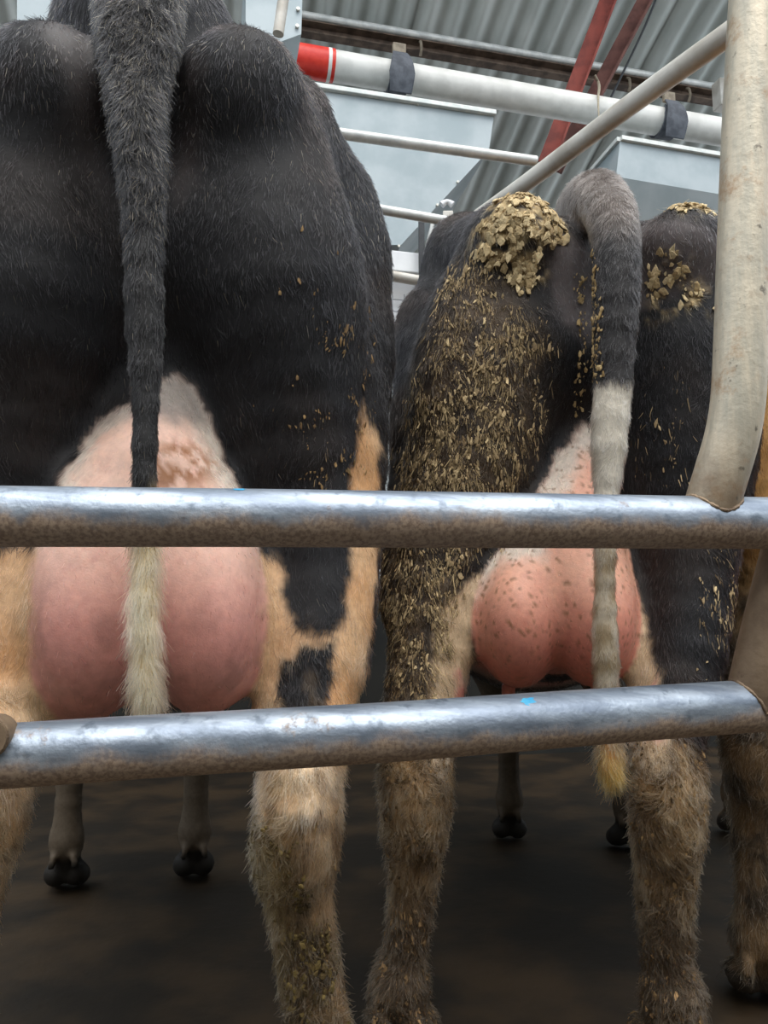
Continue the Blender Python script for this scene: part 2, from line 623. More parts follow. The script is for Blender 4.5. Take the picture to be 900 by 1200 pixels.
def rp(px, py, Y):
    return row_pt(px, py, 0, 450, Y)


# large grey-white pipe with red band and rubber cradles
a, b = rp(300, 62, 3.7), rp(940, 171, 3.7)
big = empty('milk_line_pipe', tuple((a + b) / 2))
tag(big, 'thick grey-white pipe with a red band, hung in rubber cradles under the roof', 'pipe')
RB = 0.076
MB().tube([a, b], RB, 28).build('pipe', M['pipe'], big)
dirb = (b - a) / np.linalg.norm(b - a)
for (pxa, pxb, mt, nm, gr) in ((330, 383, 'red', 'red_band', 0.004), (383, 387, 'whitestrip', 'band_stripe', 0.005), (387, 391, 'red', 'red_band', 0.004)):
    p, q = rp(pxa, 62 + (pxa - 300) * 0.1703, 3.7), rp(pxb, 62 + (pxb - 300) * 0.1703, 3.7)
    MB().tube([p, q], RB + gr, 28).build(nm, M[mt], big)
for pxc in (465, 779):
    c = rp(pxc, 62 + (pxc - 300) * 0.1703, 3.7)
    mb = MB()
    # rubber cradle: U under the pipe closing to a strap above
    V, F = [], []
    prof = []
    for k in range(25):
        th = math.radians(-225 + 270 * k / 24)
        prof.append((math.cos(th), math.sin(th)))
    for k, (cx, sz) in enumerate(prof):
        for rr in (RB + 0.002, RB + 0.014):
            wdt = 0.052 - 0.022 * max(0, sz)
            for s in (-1, 1):
                V.append(c + ROWN * cx * rr + UP * sz * rr + dirb * s * wdt)
    for k in range(24):
        o4 = k * 4
        F += [(o4, o4 + 1, o4 + 5, o4 + 4), (o4 + 2, o4 + 6, o4 + 7, o4 + 3), (o4, o4 + 4, o4 + 6, o4 + 2), (o4 + 1, o4 + 3, o4 + 7, o4 + 5)]
    F += [(0, 2, 3, 1), (96, 97, 99, 98)]
    mb.add(V, F).build('pipe_cradle', M['rubber'], big)
    # rubber tongue hanging in front
    mb = MB()
    q = c - ROWN * (RB + 0.012)
    V, F = [], []
    for k in range(9):
        tt = k / 8
        z = 0.09 - 0.24 * tt
        w = 0.038 + 0.036 * min(1, tt * 1.6) - 0.016 * tt * tt
        dy = -0.035 * math.sin(math.pi * min(1, tt)) + 0.06 * max(0, 0.25 - tt)
        for th in (0, 0.008):
            for s in (-1, 1):
                V.append(q + dirb * s * w + UP * z + ROWN * (dy + th))
    for k in range(8):
        o4 = k * 4
        F += [(o4, o4 + 1, o4 + 5, o4 + 4), (o4 + 2, o4 + 6, o4 + 7, o4 + 3), (o4, o4 + 4, o4 + 6, o4 + 2), (o4 + 1, o4 + 3, o4 + 7, o4 + 5)]
    F += [(0, 2, 3, 1), (32, 33, 35, 34)]
    mb.add(V, F).build('rubber_strap', M['rubber'], big)
    MB().box(c + UP * (RB + 0.045) - ROWN * 0.05, dirb * 0.035, ROWN * 0.012, UP * 0.03).build('strap_clamp', M['hooks'], big, False, 0.003)

# thin pale pipe over a rusty channel, further back
a, b = rp(340, 15, 4.9), rp(920, 116, 4.9)
tp = empty('track_rail', tuple((a + b) / 2))
tag(tp, 'thin pale pipe clipped above a rusty steel channel, close under the roof sheets', 'rail')
MB().tube([a, b], 0.026, 16).build('pale_pipe', M['thin_pipe'], tp)
dl = (b - a) / np.linalg.norm(b - a)
oz = -0.085
ch = MB()
for (dz, dn, hz, hn) in ((oz, 0.05, 0.045, 0.004), (oz + 0.041, 0.02, 0.004, 0.034), (oz - 0.041, 0.02, 0.004, 0.034)):
    ch.box((a + b) / 2 + UP * dz + ROWN * dn, dl * np.linalg.norm(b - a) / 2, ROWN * hn, np.cross(dl, ROWN) * hz)
ch.build('channel', M['channel'], tp, False)
for pxh in (492, 735, 805):
    h = rp(pxh, 15 + (pxh - 340) * 0.174 + 12, 4.9)
    MB().tube([h + UP * 0.03, h + UP * 0.0 - ROWN * 0.03, h - UP * 0.06 - ROWN * 0.035, h - UP * 0.09 - ROWN * 0.01], 0.010, 8, 4).build('pipe_hook', M['hooks'], tp)
h = rp(846, 112, 4.7)
jb = MB().box(h, dl * 0.05, ROWN * 0.05, UP * 0.11).build('junction_box', M['bail'], None, False, 0.01, origin=tuple(h))
tag(jb, 'small pale grey metal box at the right end of the thin pale pipe', 'box')

# red oxide struts under the roof
for (p, q, Y0, Y1, w, mt, lab) in (((724, -30), (640, 192), 4.35, 4.35, 0.052, 'redsteel', 'brighter red steel strut crossing behind the thick pipe, left one of the pair'),
                                   ((772, -30), (650, 200), 4.62, 4.62, 0.05, 'browsteel', 'duller brown-red steel strut crossing behind the thick pipe, right one of the pair')):
    A, B = at(p[0], p[1], Y0), at(q[0], q[1], Y1)
    d = (B - A) / np.linalg.norm(B - A)
    sx = np.cross(d, [0, 1.0, 0])
    sx /= np.linalg.norm(sx)
    sy = np.cross(d, sx)
    mb = MB()
    mb.box((A + B) / 2 - sy * 0.0, d * np.linalg.norm(B - A) / 2, sx * w, sy * 0.006)
    mb.box((A + B) / 2 + sx * (w - 0.006) + sy * 0.05, d * np.linalg.norm(B - A) / 2, sx * 0.006, sy * 0.05)
    o = mb.build('steel_strut', M[mt], None, False, 0.0, origin=tuple((A + B) / 2))
    tag(o, lab, 'strut', 'red oxide roof struts')
cb = [at(776, -20, 4.9), at(757, 28, 4.9), at(735, 75, 4.9), at(712, 122, 4.88)]
tag(MB().tube(cb, 0.008, 8, 5).build('cable', M['cable'], origin=tuple(cb[1])), 'thin dark cable slanting down beside the red steel struts', 'cable')
cw = [at(697, 88, 4.3), at(702, 100, 4.28), at(701, 116, 3.66), at(702, 143, 3.55)]
tag(MB().tube(cw, [0.008, 0.009, 0.006, 0.003], 8, 6).build('twine', M['cobweb'], origin=tuple(cw[0])), 'dusty twine tied over the thick pipe below the red struts', 'twine')


def rowbox_pts(pts, Y, off):
    return [rp(x, y, Y) + ROWN * off for x, y in pts]


def hopper(name, profile, Y, depth, label, side=True):
    """feed bin: front outline (photo points on the row plane) extruded away, folded lip on top"""
    front = rowbox_pts(profile, Y, 0.0)
    r = empty(name, tuple(np.mean(front, axis=0)))
    tag(r, label, 'feed bin', 'galvanised feed bins over the stalls')
    n = len(front)
    back = [p + ROWN * depth for p in front]
    F = [tuple(range(n)), tuple(reversed(range(n, 2 * n)))]
    for i in range(n):
        j = (i + 1) % n
        F.append((i, n + i, n + j, j))
    MB().add(front + back, F).build('bin_body', M['bin'], r, False)
    return r, front


b1, f1 = hopper('feed_bin', [(300, 92), (579, 134), (573, 176), (470, 287), (300, 287)], 3.1, 0.55, 'large blue-grey sheet metal feed bin with sloping side, beside the left cow')
lip = [f1[0] + UP * 0.0, f1[1]]
d1 = (f1[1] - f1[0]) / np.linalg.norm(f1[1] - f1[0])
MB().box((f1[0] + f1[1]) / 2 - ROWN * 0.008, d1 * (np.linalg.norm(f1[1] - f1[0]) / 2 + 0.004), ROWN * 0.012, np.cross(d1, -ROWN) * 0.011).build('rim', M['binlip'], b1, False, 0.003)
for (px, py) in ((536, 214), (512, 241), (467, 289), (489, 123)):
    c = rp(px, py, 3.1) - ROWN * 0.004
    MB().tube([c + ROWN * 0.004, c - ROWN * 0.006], 0.006, 8).build('rivet', M['bolt'], b1)

sp0 = rp(350, 287, 3.1) + ROWN * 0.25
MB().tube([sp0 + UP * 0.05, np.array([sp0[0], sp0[1], 0.0])], 0.025, 12).build('support_post', M['bail'], b1)

# second bin: wide box with sloping underside, its left side in view
P = {k: rp(x, y, 3.1) for k, (x, y) in dict(tl=(727, 163), bl=(722, 207), tr=(905, 193), br=(905, 238)).items()}
b2 = empty('feed_bin', tuple(P['tl']))
tag(b2, 'smaller blue-grey metal feed bin above the right cow, beside the bent post', 'feed bin', 'galvanised feed bins over the stalls')
D = ROWN * 0.6
hl = P['bl'] + D * 0.25 - UP * 0.30 + ROWD * 0.10
hr = P['br'] + D * 0.25 - UP * 0.30 - ROWD * 0.10
V = [P['tl'], P['tr'], P['br'], P['bl'], P['tl'] + D, P['tr'] + D, P['br'] + D, P['bl'] + D]
MB().add(V, [(0, 1, 2, 3), (4, 7, 6, 5), (0, 3, 7, 4), (1, 5, 6, 2), (0, 4, 5, 1), (3, 2, 6, 7)]).build('bin_body', M['bin'], b2, False)
V2 = [P['bl'], P['br'], P['br'] + D, P['bl'] + D, hl, hr, hr + D * 0.5, hl + D * 0.5]
MB().add(V2, [(0, 1, 5, 4), (1, 2, 6, 5), (2, 3, 7, 6), (3, 0, 4, 7), (4, 5, 6, 7)]).build('bin_funnel', M['bin'], b2, False)
d2 = (P['tr'] - P['tl']) / np.linalg.norm(P['tr'] - P['tl'])
mb = MB().box((P['tl'] + P['tr']) / 2 - ROWN * 0.006, d2 * np.linalg.norm(P['tr'] - P['tl']) / 2, ROWN * 0.011, UP * 0.010)
mb.box(P['tl'] + D / 2 - ROWD * 0.006, D / 2, ROWD * 0.011, UP * 0.010)
mb.build('rim', M['binlip'], b2, False)

# third bin's pale corner, over the left cow's back
f3 = [(288, -60), (356, -52), (353, 40), (320, 52), (288, 48)]
b3, f3w = hopper('feed_bin', f3, 3.0, 0.4, 'pale metal bin corner peeping over the left cow\'s rump at the top edge')
for (px, py) in ((348, 32), (349, 12)):
    c = rp(px, py, 3.0)
    MB().tube([c, c - ROWN * 0.012], 0.008, 8).build('bolt', M['bolt'], b3)
bp = [at(322, -40, 2.6), at(336, 40, 2.6)]
tag(MB().tube([at(338, -40, 2.6), at(326, 40, 2.6)], 0.021, 14).build('short_pipe', M['bail'], origin=tuple(bp[0])), 'short dull pipe standing in front of the pale bin corner at the top', 'pipe')
w4 = rowbox_pts([(30, -60), (96, -50), (96, 14), (30, 12)], 3.2, 0)
b4, _ = hopper('feed_bin', [(20, -60), (92, -50), (92, 30), (20, 30)], 3.2, 0.4, 'pale metal bin edge glimpsed left of the black tail head, at the top edge')

# head rails and slanting bail pipe
for (p, q, Y, r, lab) in (((330, 147), (628, 189), 2.55, 0.0195, 'upper one of two pale horizontal pipes in front of the large feed bin'),
                          ((380, 234), (552, 264), 2.55, 0.0175, 'lower one of two pale horizontal pipes in front of the large feed bin')):
    A, B = rp(*p, Y), rp(*q, Y)
    hr = tag(MB().tube([A, B], r, 18).build('head_rail', M['thin_pipe'], origin=tuple((A + B) / 2)), lab, 'pipe', 'pale head rails')
    bk = A + (B - A) * 0.06
    MB().box(bk + ROWN * 0.27, ROWD * 0.02, ROWN * 0.265, UP * 0.008).build('rail_bracket', M['bail'], hr, False)
dp = [at(900, 8, 1.48), at(850, 43, 1.54), at(740, 122, 1.8), at(620, 212, 2.2), at(560, 255, 2.42)]
tag(MB().tube(dp, 0.026, 22, 6).build('bail_pipe', M['bail'], origin=tuple(dp[2])), 'dusty grey pipe slanting down from the bent post over the right cow', 'pipe')

# latch bracket beside the lower head rail
lb = empty('latch_bracket', tuple(at(524, 245, 2.87)))
tag(lb, 'small bracket with pale wing nut and thin rod above the lower pale pipe', 'bracket')
c = at(524, 240, 2.87)
MB().tube([c - np.array([0.022, 0, 0]), c + np.array([0, 0, 0.014]), c + np.array([0.022, 0, 0])], [0.014, 0.009, 0.014], 10, 3).build('wing_nut', M['whiteboard'], lb)
MB().box(at(525, 262, 2.87), (0.02, 0, 0), (0, 0.01, 0), (0, 0, 0.05)).build('bracket_plate', M['bail'], lb, False, 0.003)
MB().tube([at(507, 262, 2.87), at(498, 300, 2.87)], 0.008, 10).build('rod', M['thin_pipe'], lb)
MB().box(at(494, 288, 2.885), (0.012, 0, 0), (0, 0.01, 0), (0, 0, 0.12)).build('bracket_plate', M['cable'], lb, False, 0.003)

# pale board, pipe and wire mesh in the gap between the two cows
A, B = rp(446, 305, 2.9), rp(520, 315, 2.9)
bd = MB().box((A + B) / 2, ROWD * np.linalg.norm(B - A) / 2, ROWN * 0.02, UP * 0.042).build('trough_board', M['whiteboard'], None, False, 0.004, origin=tuple((A + B) / 2))
tag(bd, 'white trough board seen in the gap between the two black cows', 'board')
A, B = rp(440, 320, 2.85), rp(520, 334, 2.85)
tag(MB().tube([A, B], 0.021, 14).build('trough_pipe', M['bail'], origin=tuple((A + B) / 2)), 'dull pipe just beneath the white trough board between the cows', 'pipe')
wpc = rp(462, 352, 2.9) + ROWN * 0.035
wp = MB().box(wpc, ROWD * 0.12, ROWN * 0.01, UP * 0.2).build('daylight_panel', M['whiteboard'], None, False, 0, origin=tuple(wpc))  # added white board in place of the bright outdoors behind the mesh
tag(wp, 'white panel standing in for daylight behind the wire mesh in the gap between the cows', 'panel')
ms = empty('wire_mesh', tuple(rp(465, 380, 2.9)))
tag(ms, 'welded wire mesh in front of the white panel between the cows', 'mesh')
mc0 = rp(474, 380, 2.9)
mb = MB()
for k in range(-3, 3):
    mb.tube([mc0 + ROWD * k * 0.05 - UP * 0.125, mc0 + ROWD * k * 0.05 + UP * 0.125], 0.0022, 6)
for k in range(-2, 3):
    mb.tube([mc0 - ROWD * 0.17 + UP * k * 0.05, mc0 + ROWD * 0.13 + UP * k * 0.05], 0.0022, 6)
tag(mb.build('wire_grid', M['mesh'], ms), kind='stuff')

# ------------------------------------------------------------------ cows: one continuous surface each, from blended limbs
class Field:
    def __init__(self, xs, ys, zs):
        self.ax = [np.asarray(a, np.float32) for a in (xs, ys, zs)]
        self.f = np.full([len(a) for a in self.ax], 1.0, np.float32)

    def sub(self, lo, hi):
        sl = []
        for a, l, h in zip(self.ax, lo, hi):
            i, j = np.searchsorted(a, l), np.searchsorted(a, h)
            sl.append(slice(max(0, i - 1), min(len(a), j + 1)))
        return tuple(sl)

    def grid(self, sl):
        return (self.ax[0][sl[0]][:, None, None], self.ax[1][sl[1]][None, :, None], self.ax[2][sl[2]][None, None, :])

    def blend(self, sl, d, k):
        g = self.f[sl]
        h = np.maximum(k - np.abs(g - d), 0) / k
        self.f[sl] = np.minimum(g, d) - h * h * k * 0.25

    def carve(self, sl, d, k):
        g = self.f[sl]
        h = np.maximum(k - np.abs(g + d), 0) / k
        self.f[sl] = np.maximum(g, -d) + h * h * k * 0.25

    def add(self, pr):
        typ, k = pr['t'], pr['k']
        m = 0.09
        if typ == 'cap':
            a, b, ra, rb = pr['a'], pr['b'], pr['ra'], pr['rb']
            r = max(ra, rb) + m
            sl = self.sub(np.minimum(a, b) - r, np.maximum(a, b) + r)
        elif typ == 'chn':
            lo = np.min([np.minimum(q['a'], q['b']) - max(q['ra'], q['rb']) for q in pr['caps']], axis=0) - m
            hi = np.max([np.maximum(q['a'], q['b']) + max(q['ra'], q['rb']) for q in pr['caps']], axis=0) + m
            sl = self.sub(lo, hi)
        else:
            c, R = pr['c'], pr['r']
            sl = self.sub(c - max(R) - m if pr.get('rot') is not None else c - R - m, c + max(R) + m if pr.get('rot') is not None else c + R + m)
        X, Y, Z = self.grid(sl)
        d = prim_d(pr, X, Y, Z)
        (self.carve if pr.get('neg') else self.blend)(sl, d, k)


def prim_d(pr, X, Y, Z):
    if pr['t'] == 'chn':
        f = None
        for q in pr['caps']:
            d = prim_d(q, X, Y, Z)
            if f is None:
                f = d
            else:
                h = np.maximum(0.006 - np.abs(f - d), 0) / 0.006
                f = np.minimum(f, d) - h * h * 0.0015
        return f
    if pr['t'] == 'cap':
        a, b, ra, rb = pr['a'], pr['b'], pr['ra'], pr['rb']
        e = b - a
        ee = max(float(e @ e), 1e-9)
        h = np.clip(((X - a[0]) * e[0] + (Y - a[1]) * e[1] + (Z - a[2]) * e[2]) / ee, 0, 1)
        return np.sqrt((X - a[0] - h * e[0]) ** 2 + (Y - a[1] - h * e[1]) ** 2 + (Z - a[2] - h * e[2]) ** 2) - (ra + (rb - ra) * h)
    c, R = pr['c'], pr['r']
    x, y, z = X - c[0], Y - c[1], Z - c[2]
    if pr.get('rot') is not None:
        m = pr['rot']
        x, y, z = (m[0, 0] * x + m[0, 1] * y + m[0, 2] * z, m[1, 0] * x + m[1, 1] * y + m[1, 2] * z, m[2, 0] * x + m[2, 1] * y + m[2, 2] * z)
    k0 = np.sqrt((x / R[0]) ** 2 + (y / R[1]) ** 2 + (z / R[2]) ** 2)
    k1 = np.sqrt((x / R[0] ** 2) ** 2 + (y / R[1] ** 2) ** 2 + (z / R[2] ** 2) ** 2) + 1e-6
    return k0 * (k0 - 1) / k1


def cap(a, b, ra, rb, k=0.05, **kw):
    return dict(t='cap', a=np.asarray(a, float), b=np.asarray(b, float), ra=ra, rb=rb, k=k, **kw)


def ell(c, r, k=0.05, **kw):
    return dict(t='ell', c=np.asarray(c, float), r=np.asarray(r, float), k=k, **kw)


def spline(pts, m=5):
    """resample (point, radius) knots along a smooth curve"""
    a = np.array([np.r_[p, r] for p, r in pts], float)
    ext = np.vstack([2 * a[0] - a[1], a, 2 * a[-1] - a[-2]])
    out = []
    for i in range(len(a) - 1):
        p0, p1, p2, p3 = ext[i:i + 4]
        for k in range(m):
            t = k / m
            out.append(0.5 * (2 * p1 + (p2 - p0) * t + (2 * p0 - 5 * p1 + 4 * p2 - p3) * t * t + (3 * p1 - p0 - 3 * p2 + p3) * t ** 3))
    out.append(a[-1])
    return [(o[:3], max(o[3], 0.004)) for o in out]


def chain(pts, k=0.04, m=3):
    """one limb: (point, radius) knots -> a single tapering primitive"""
    p = spline(pts, m)
    return [dict(t='chn', k=k, caps=[cap(p[i][0], p[i + 1][0], p[i][1], p[i + 1][1]) for i in range(len(p) - 1)])]


def eval_near(prims, P, gate):
    f = np.full(len(P), 1.0)
    if gate.any():
        f[gate] = eval_prims(prims, P[gate])
    return f


def eval_prims(prims, P):
    f = np.full(len(P), 1.0)
    for pr in prims:
        d = prim_d(pr, P[:, 0], P[:, 1], P[:, 2])
        f = np.minimum(f, d)
    return f


def surface_nets(F):
    f = F.f
    xs, ys, zs = F.ax
    s = f < 0
    cnt = np.zeros([n - 1 for n in f.shape], np.int8)
    for dx in (0, 1):
        for dy in (0, 1):
            for dz in (0, 1):
                cnt += s[dx:s.shape[0] - 1 + dx, dy:s.shape[1] - 1 + dy, dz:s.shape[2] - 1 + dz]
    act = (cnt > 0) & (cnt < 8)
    I, J, K = np.nonzero(act)
    idx = np.full(act.shape, -1, np.int32)
    idx[I, J, K] = np.arange(len(I))
    corners = [(dx, dy, dz) for dx in (0, 1) for dy in (0, 1) for dz in (0, 1)]
    val = np.stack([f[I + c[0], J + c[1], K + c[2]] for c in corners], 1)
    acc = np.zeros((len(I), 3))
    n = np.zeros(len(I))
    for ia, ca in enumerate(corners):
        for ib, cb_ in enumerate(corners):
            if ib <= ia or sum(abs(x - y) for x, y in zip(ca, cb_)) != 1:
                continue
            va, vb = val[:, ia], val[:, ib]
            hit = (va < 0) != (vb < 0)
            t = np.where(hit, va / np.where(hit, va - vb, 1), 0)
            for ax in range(3):
                acc[:, ax] += np.where(hit, ca[ax] + t * (cb_[ax] - ca[ax]), 0)
            n += hit
    acc /= n[:, None]
    V = np.stack([xs[I] + acc[:, 0] * (xs[I + 1] - xs[I]), ys[J] + acc[:, 1] * (ys[J + 1] - ys[J]), zs[K] + acc[:, 2] * (zs[K + 1] - zs[K])], 1)
    Q = []
    for ax in range(3):
        a = [slice(None)] * 3
        b = [slice(None)] * 3
        a[ax], b[ax] = slice(0, -1), slice(1, None)
        ch = s[tuple(a)] != s[tuple(b)]
        o1, o2 = [(1, 2), (2, 0), (0, 1)][ax]
        g = np.argwhere(ch)
        g = g[(g[:, o1] > 0) & (g[:, o2] > 0) & (g[:, o1] < f.shape[o1] - 1) & (g[:, o2] < f.shape[o2] - 1)]
        flip = s[g[:, 0], g[:, 1], g[:, 2]]

        def cell(d1, d2):
            h = g.copy()
            h[:, o1] -= d1
            h[:, o2] -= d2
            return idx[h[:, 0], h[:, 1], h[:, 2]]
        q = np.stack([cell(1, 1), cell(0, 1), cell(0, 0), cell(1, 0)], 1)
        q[~flip] = q[~flip][:, ::-1]
        Q.append(q)
    return V, np.concatenate(Q)


def smooth_verts(V, Q, it=2, lam=0.5):
    e = np.concatenate([Q[:, [0, 1]], Q[:, [1, 2]], Q[:, [2, 3]], Q[:, [3, 0]]])
    n = len(V)
    deg = np.bincount(e[:, 0], minlength=n) + np.bincount(e[:, 1], minlength=n)
    for i in range(it):
        l = lam if i % 2 == 0 else -lam * 1.03
        A = np.stack([np.bincount(e[:, 0], V[e[:, 1], c], n) + np.bincount(e[:, 1], V[e[:, 0], c], n) for c in range(3)], 1)
        V = V + l * (A / np.maximum(deg, 1)[:, None] - V)
    return V


def vert_normals(V, Q):
    d1, d2 = V[Q[:, 2]] - V[Q[:, 0]], V[Q[:, 3]] - V[Q[:, 1]]
    fn = np.cross(d1, d2)
    N = np.zeros_like(V)
    for c in range(3):
        for j in range(4):
            N[:, c] += np.bincount(Q[:, j], fn[:, c], len(V))
    return N / (np.linalg.norm(N, axis=1, keepdims=True) + 1e-12)


def mesh_np(name, V, Q):
    me = bpy.data.meshes.new(name)
    k = Q.shape[1]
    me.vertices.add(len(V))
    me.vertices.foreach_set('co', V.astype(np.float32).ravel())
    me.loops.add(Q.size)
    me.loops.foreach_set('vertex_index', Q.astype(np.int32).ravel())
    me.polygons.add(len(Q))
    me.polygons.foreach_set('loop_start', np.arange(0, Q.size, k, dtype=np.int32))
    me.polygons.foreach_set('loop_total', np.full(len(Q), k, np.int32))
    me.update(calc_edges=True)
    me.validate()
    me.shade_smooth()
    return me


def attr(me, name, typ, dom, data):
    a = me.attributes.new(name, typ, dom)
    a.data.foreach_set({'FLOAT': 'value', 'FLOAT_COLOR': 'color'}[typ], np.asarray(data, np.float32).ravel())


def rgba(c):
    return np.concatenate([c, np.ones((len(c), 1))], 1)


class Cow:
    """local frame: x to the cow's right, y towards its head, z up; y = 0 near the pin bones"""

    def __init__(self, px_mid, Y0, yaw_deg):
        p = at(px_mid, 600, Y0)
        self.O = np.array([p[0], Y0, 0.0])
        w = math.radians(yaw_deg)
        self.yaw = w
        self.R = np.array([math.cos(w), -math.sin(w), 0])
        self.F = np.array([math.sin(w), math.cos(w), 0])

    def C(self, px, py, yl):
        d = ray(px, py)
        c = np.array([0, 0, CAM_H])
        t = ((self.O - c) @ self.F + yl) / (d @ self.F)
        w = c + d * t
        q = w - self.O
        return np.array([q @ self.R, yl, w[2]])

    def poly(self, pts, yl=0.08):
        return np.array([self.C(x, y, yl)[[0, 2]] for x, y in pts])


HQ = 1.0      # hair amount


def hoof_and_foot(fet, toe_y=0.05):
    """pastern, two claws and dew claws under a fetlock point"""
    x, y, z = fet
    pr = [cap((x, y, z), (x, y + toe_y * 0.6, 0.07), 0.042, 0.036, 0.03)]
    for s in (-1, 1):
        pr.append(cap((x + s * 0.026, y + toe_y * 0.5, 0.055), (x + s * 0.03, y + toe_y + 0.045, 0.03), 0.034, 0.028, 0.012))
        pr.append(cap((x + s * 0.026, y - 0.038, z - 0.035), (x + s * 0.03, y - 0.046, z - 0.055), 0.014, 0.010, 0.012))
    return pr


def front_half(cow, feet, spread=0.16, neck_x=0.0):
    pr = [ell((0, 1.05, 1.0), (0.37, 0.80, 0.37), 0.1),
          ell((0, 0.75, 0.98), (0.34, 0.55, 0.40), 0.1),
          cap((0, 1.45, 1.02), (0, 1.72, 1.0), 0.30, 0.22, 0.1),
          cap((0, 0.6, 1.34), (0, 1.5, 1.36), 0.07, 0.08, 0.1),
          cap((0, 1.65, 1.1), (neck_x, 2.05, 1.1), 0.20, 0.13, 0.1),
          cap((neck_x, 2.05, 1.1), (neck_x, 2.2, 1.08), 0.13, 0.12, 0.05),
          cap((neck_x, 2.18, 1.09), (neck_x, 2.45, 0.86), 0.115, 0.075, 0.05),
          cap((neck_x, 2.45, 0.86), (neck_x, 2.52, 0.79), 0.075, 0.07, 0.03)]
    for s in (-1, 1):
        pr.append(cap((neck_x + s * 0.10, 2.12, 1.16), (neck_x + s * 0.25, 2.09, 1.13), 0.03, 0.02, 0.02))
        f = feet[0 if s < 0 else 1]
        pr += chain([((s * spread, 1.50, 0.95), 0.13), ((s * spread * 0.6 + f[0] * 0.4, 1.47, 0.68), 0.085), ((f[0], 1.46, 0.42), 0.052), ((f[0], f[1], 0.30), 0.036), ((f[0], f[1], 0.15), 0.040)], 0.05)
        pr += hoof_and_foot((f[0], f[1], 0.15))
    return pr


def make_body(cow, body, udder, tail, xr, name, skin_mat):
    ys = np.concatenate([np.arange(-0.16, 0.46, 0.0065), np.arange(0.46, 2.72, 0.020)])
    xs = np.arange(xr[0], xr[1], 0.0065)
    zs = np.arange(-0.03, 1.86, 0.0075)
    F = Field(xs, ys, zs)
    for pr in body:
        F.add(pr)
    for pr in udder:
        F.add(pr)
    for pr in tail:
        F.add(pr)
    V, Q = surface_nets(F)
    V = smooth_verts(V, Q, 4, 0.5)
    V[:, 2] = np.maximum(V[:, 2], 0.0)
    return V, Q


def grow(cow, V, Q, N, col_fn, spec_fn, count, name, parent, ymax=1.3, seed=1, npt=5):
    """hair as curves: spec_fn(P, N) -> dict(dens, length, lift, radius, clump) per root"""
    rg = np.random.default_rng(seed)
    T = np.concatenate([Q[:, [0, 1, 2]], Q[:, [0, 2, 3]]])
    A, B, Cc = V[T[:, 0]], V[T[:, 1]], V[T[:, 2]]
    ar = 0.5 * np.linalg.norm(np.cross(B - A, Cc - A), axis=1)
    cen = (A + B + Cc) / 3
    keep = cen[:, 1] < ymax
    T, A, B, Cc, ar, cen = T[keep], A[keep], B[keep], Cc[keep], ar[keep], cen[keep]
    fn = N[T[:, 0]]
    dens = spec_fn(cen, fn)['dens']
    w = ar * dens
    cdf = np.cumsum(w)
    n = int(count * HQ)
    ti = np.searchsorted(cdf, rg.random(n) * cdf[-1])
    ti = np.clip(ti, 0, len(T) - 1)
    r1, r2 = np.sqrt(rg.random(n)), rg.random(n)
    b0, b1, b2 = 1 - r1, r1 * (1 - r2), r1 * r2
    P = A[ti] * b0[:, None] + B[ti] * b1[:, None] + Cc[ti] * b2[:, None]
    NN = N[T[ti, 0]] * b0[:, None] + N[T[ti, 1]] * b1[:, None] + N[T[ti, 2]] * b2[:, None]
    NN /= np.linalg.norm(NN, axis=1, keepdims=True) + 1e-9
    sp = spec_fn(P, NN)
    colr = col_fn(P)[0]
    g = np.array([0, 0.15, -1.0]) + 0 * P
    if 'flow' in sp:
        g = g + sp['flow']
    cl = sp['clump'][:, None]
    nz = np.stack([fbm(P, 22, 1 + seed, 2), fbm(P, 22, 31 + seed, 2), fbm(P, 22, 61 + seed, 2)], 1) - 0.5
    nz2 = np.stack([vnoise(P, 130, 5 + seed), vnoise(P, 130, 35 + seed), vnoise(P, 130, 65 + seed)], 1) - 0.5
    g = g + nz * 1.6 * (0.4 + cl) + nz2 * 1.8 * cl + rg.normal(size=P.shape) * 0.16
    g -= NN * np.sum(g * NN, 1)[:, None]
    g /= np.linalg.norm(g, axis=1, keepdims=True) + 1e-9
    L = sp['length'] * (0.65 + 0.6 * rg.random(n))
    lift = sp['lift'] * (0.6 + 0.8 * rg.random(n)) + nz2[:, 0] * 0.5 * sp['clump']
    lift = np.maximum(lift, 0.06)
    s = np.linspace(0, 1, npt)
    wob = rg.normal(size=(n, 3)) * 0.10 * (0.5 + cl)
    pts = (P[:, None, :] - NN[:, None, :] * 0.001
           + g[:, None, :] * (L[:, None] * s)[:, :, None] * np.sqrt(np.maximum(0.05, 1 - np.minimum(lift, 0.95) ** 2))[:, None, None]
           + NN[:, None, :] * (L * lift)[:, None, None] * (s - 0.42 * s * s)[None, :, None]
           + wob[:, None, :] * (L[:, None] * s * s)[:, :, None])
    hc = bpy.data.hair_curves.new(name)
    hc.add_curves([npt] * n)
    hc.attributes['position'].data.foreach_set('vector', pts.astype(np.float32).ravel())
    rad = sp['radius'][:, None] * np.linspace(1, 0.35, npt)[None, :]
    ra = hc.attributes.get('radius') or hc.attributes.new('radius', 'FLOAT', 'POINT')
    ra.data.foreach_set('value', rad.astype(np.float32).ravel())
    if 'pale' in sp:
        pm = (rg.random(n) < sp['pale'])[:, None]
        colr = np.where(pm, srgb(150, 132, 104) * (0.6 + 0.8 * rg.random((n, 1))), colr)
    dk = np.clip(1 - colr.mean(1) / 0.12, 0, 1)
    v = np.exp(rg.normal(size=n) * (0.2 + 0.5 * dk))[:, None]
    ca = hc.attributes.new('hair_color', 'FLOAT_COLOR', 'CURVE')
    ca.data.foreach_set('color', rgba(np.clip(colr * v, 0, 1)).astype(np.float32).ravel())
    o = link(name, hc, M['hair'], parent)
    tag(o, kind='stuff')
    return o


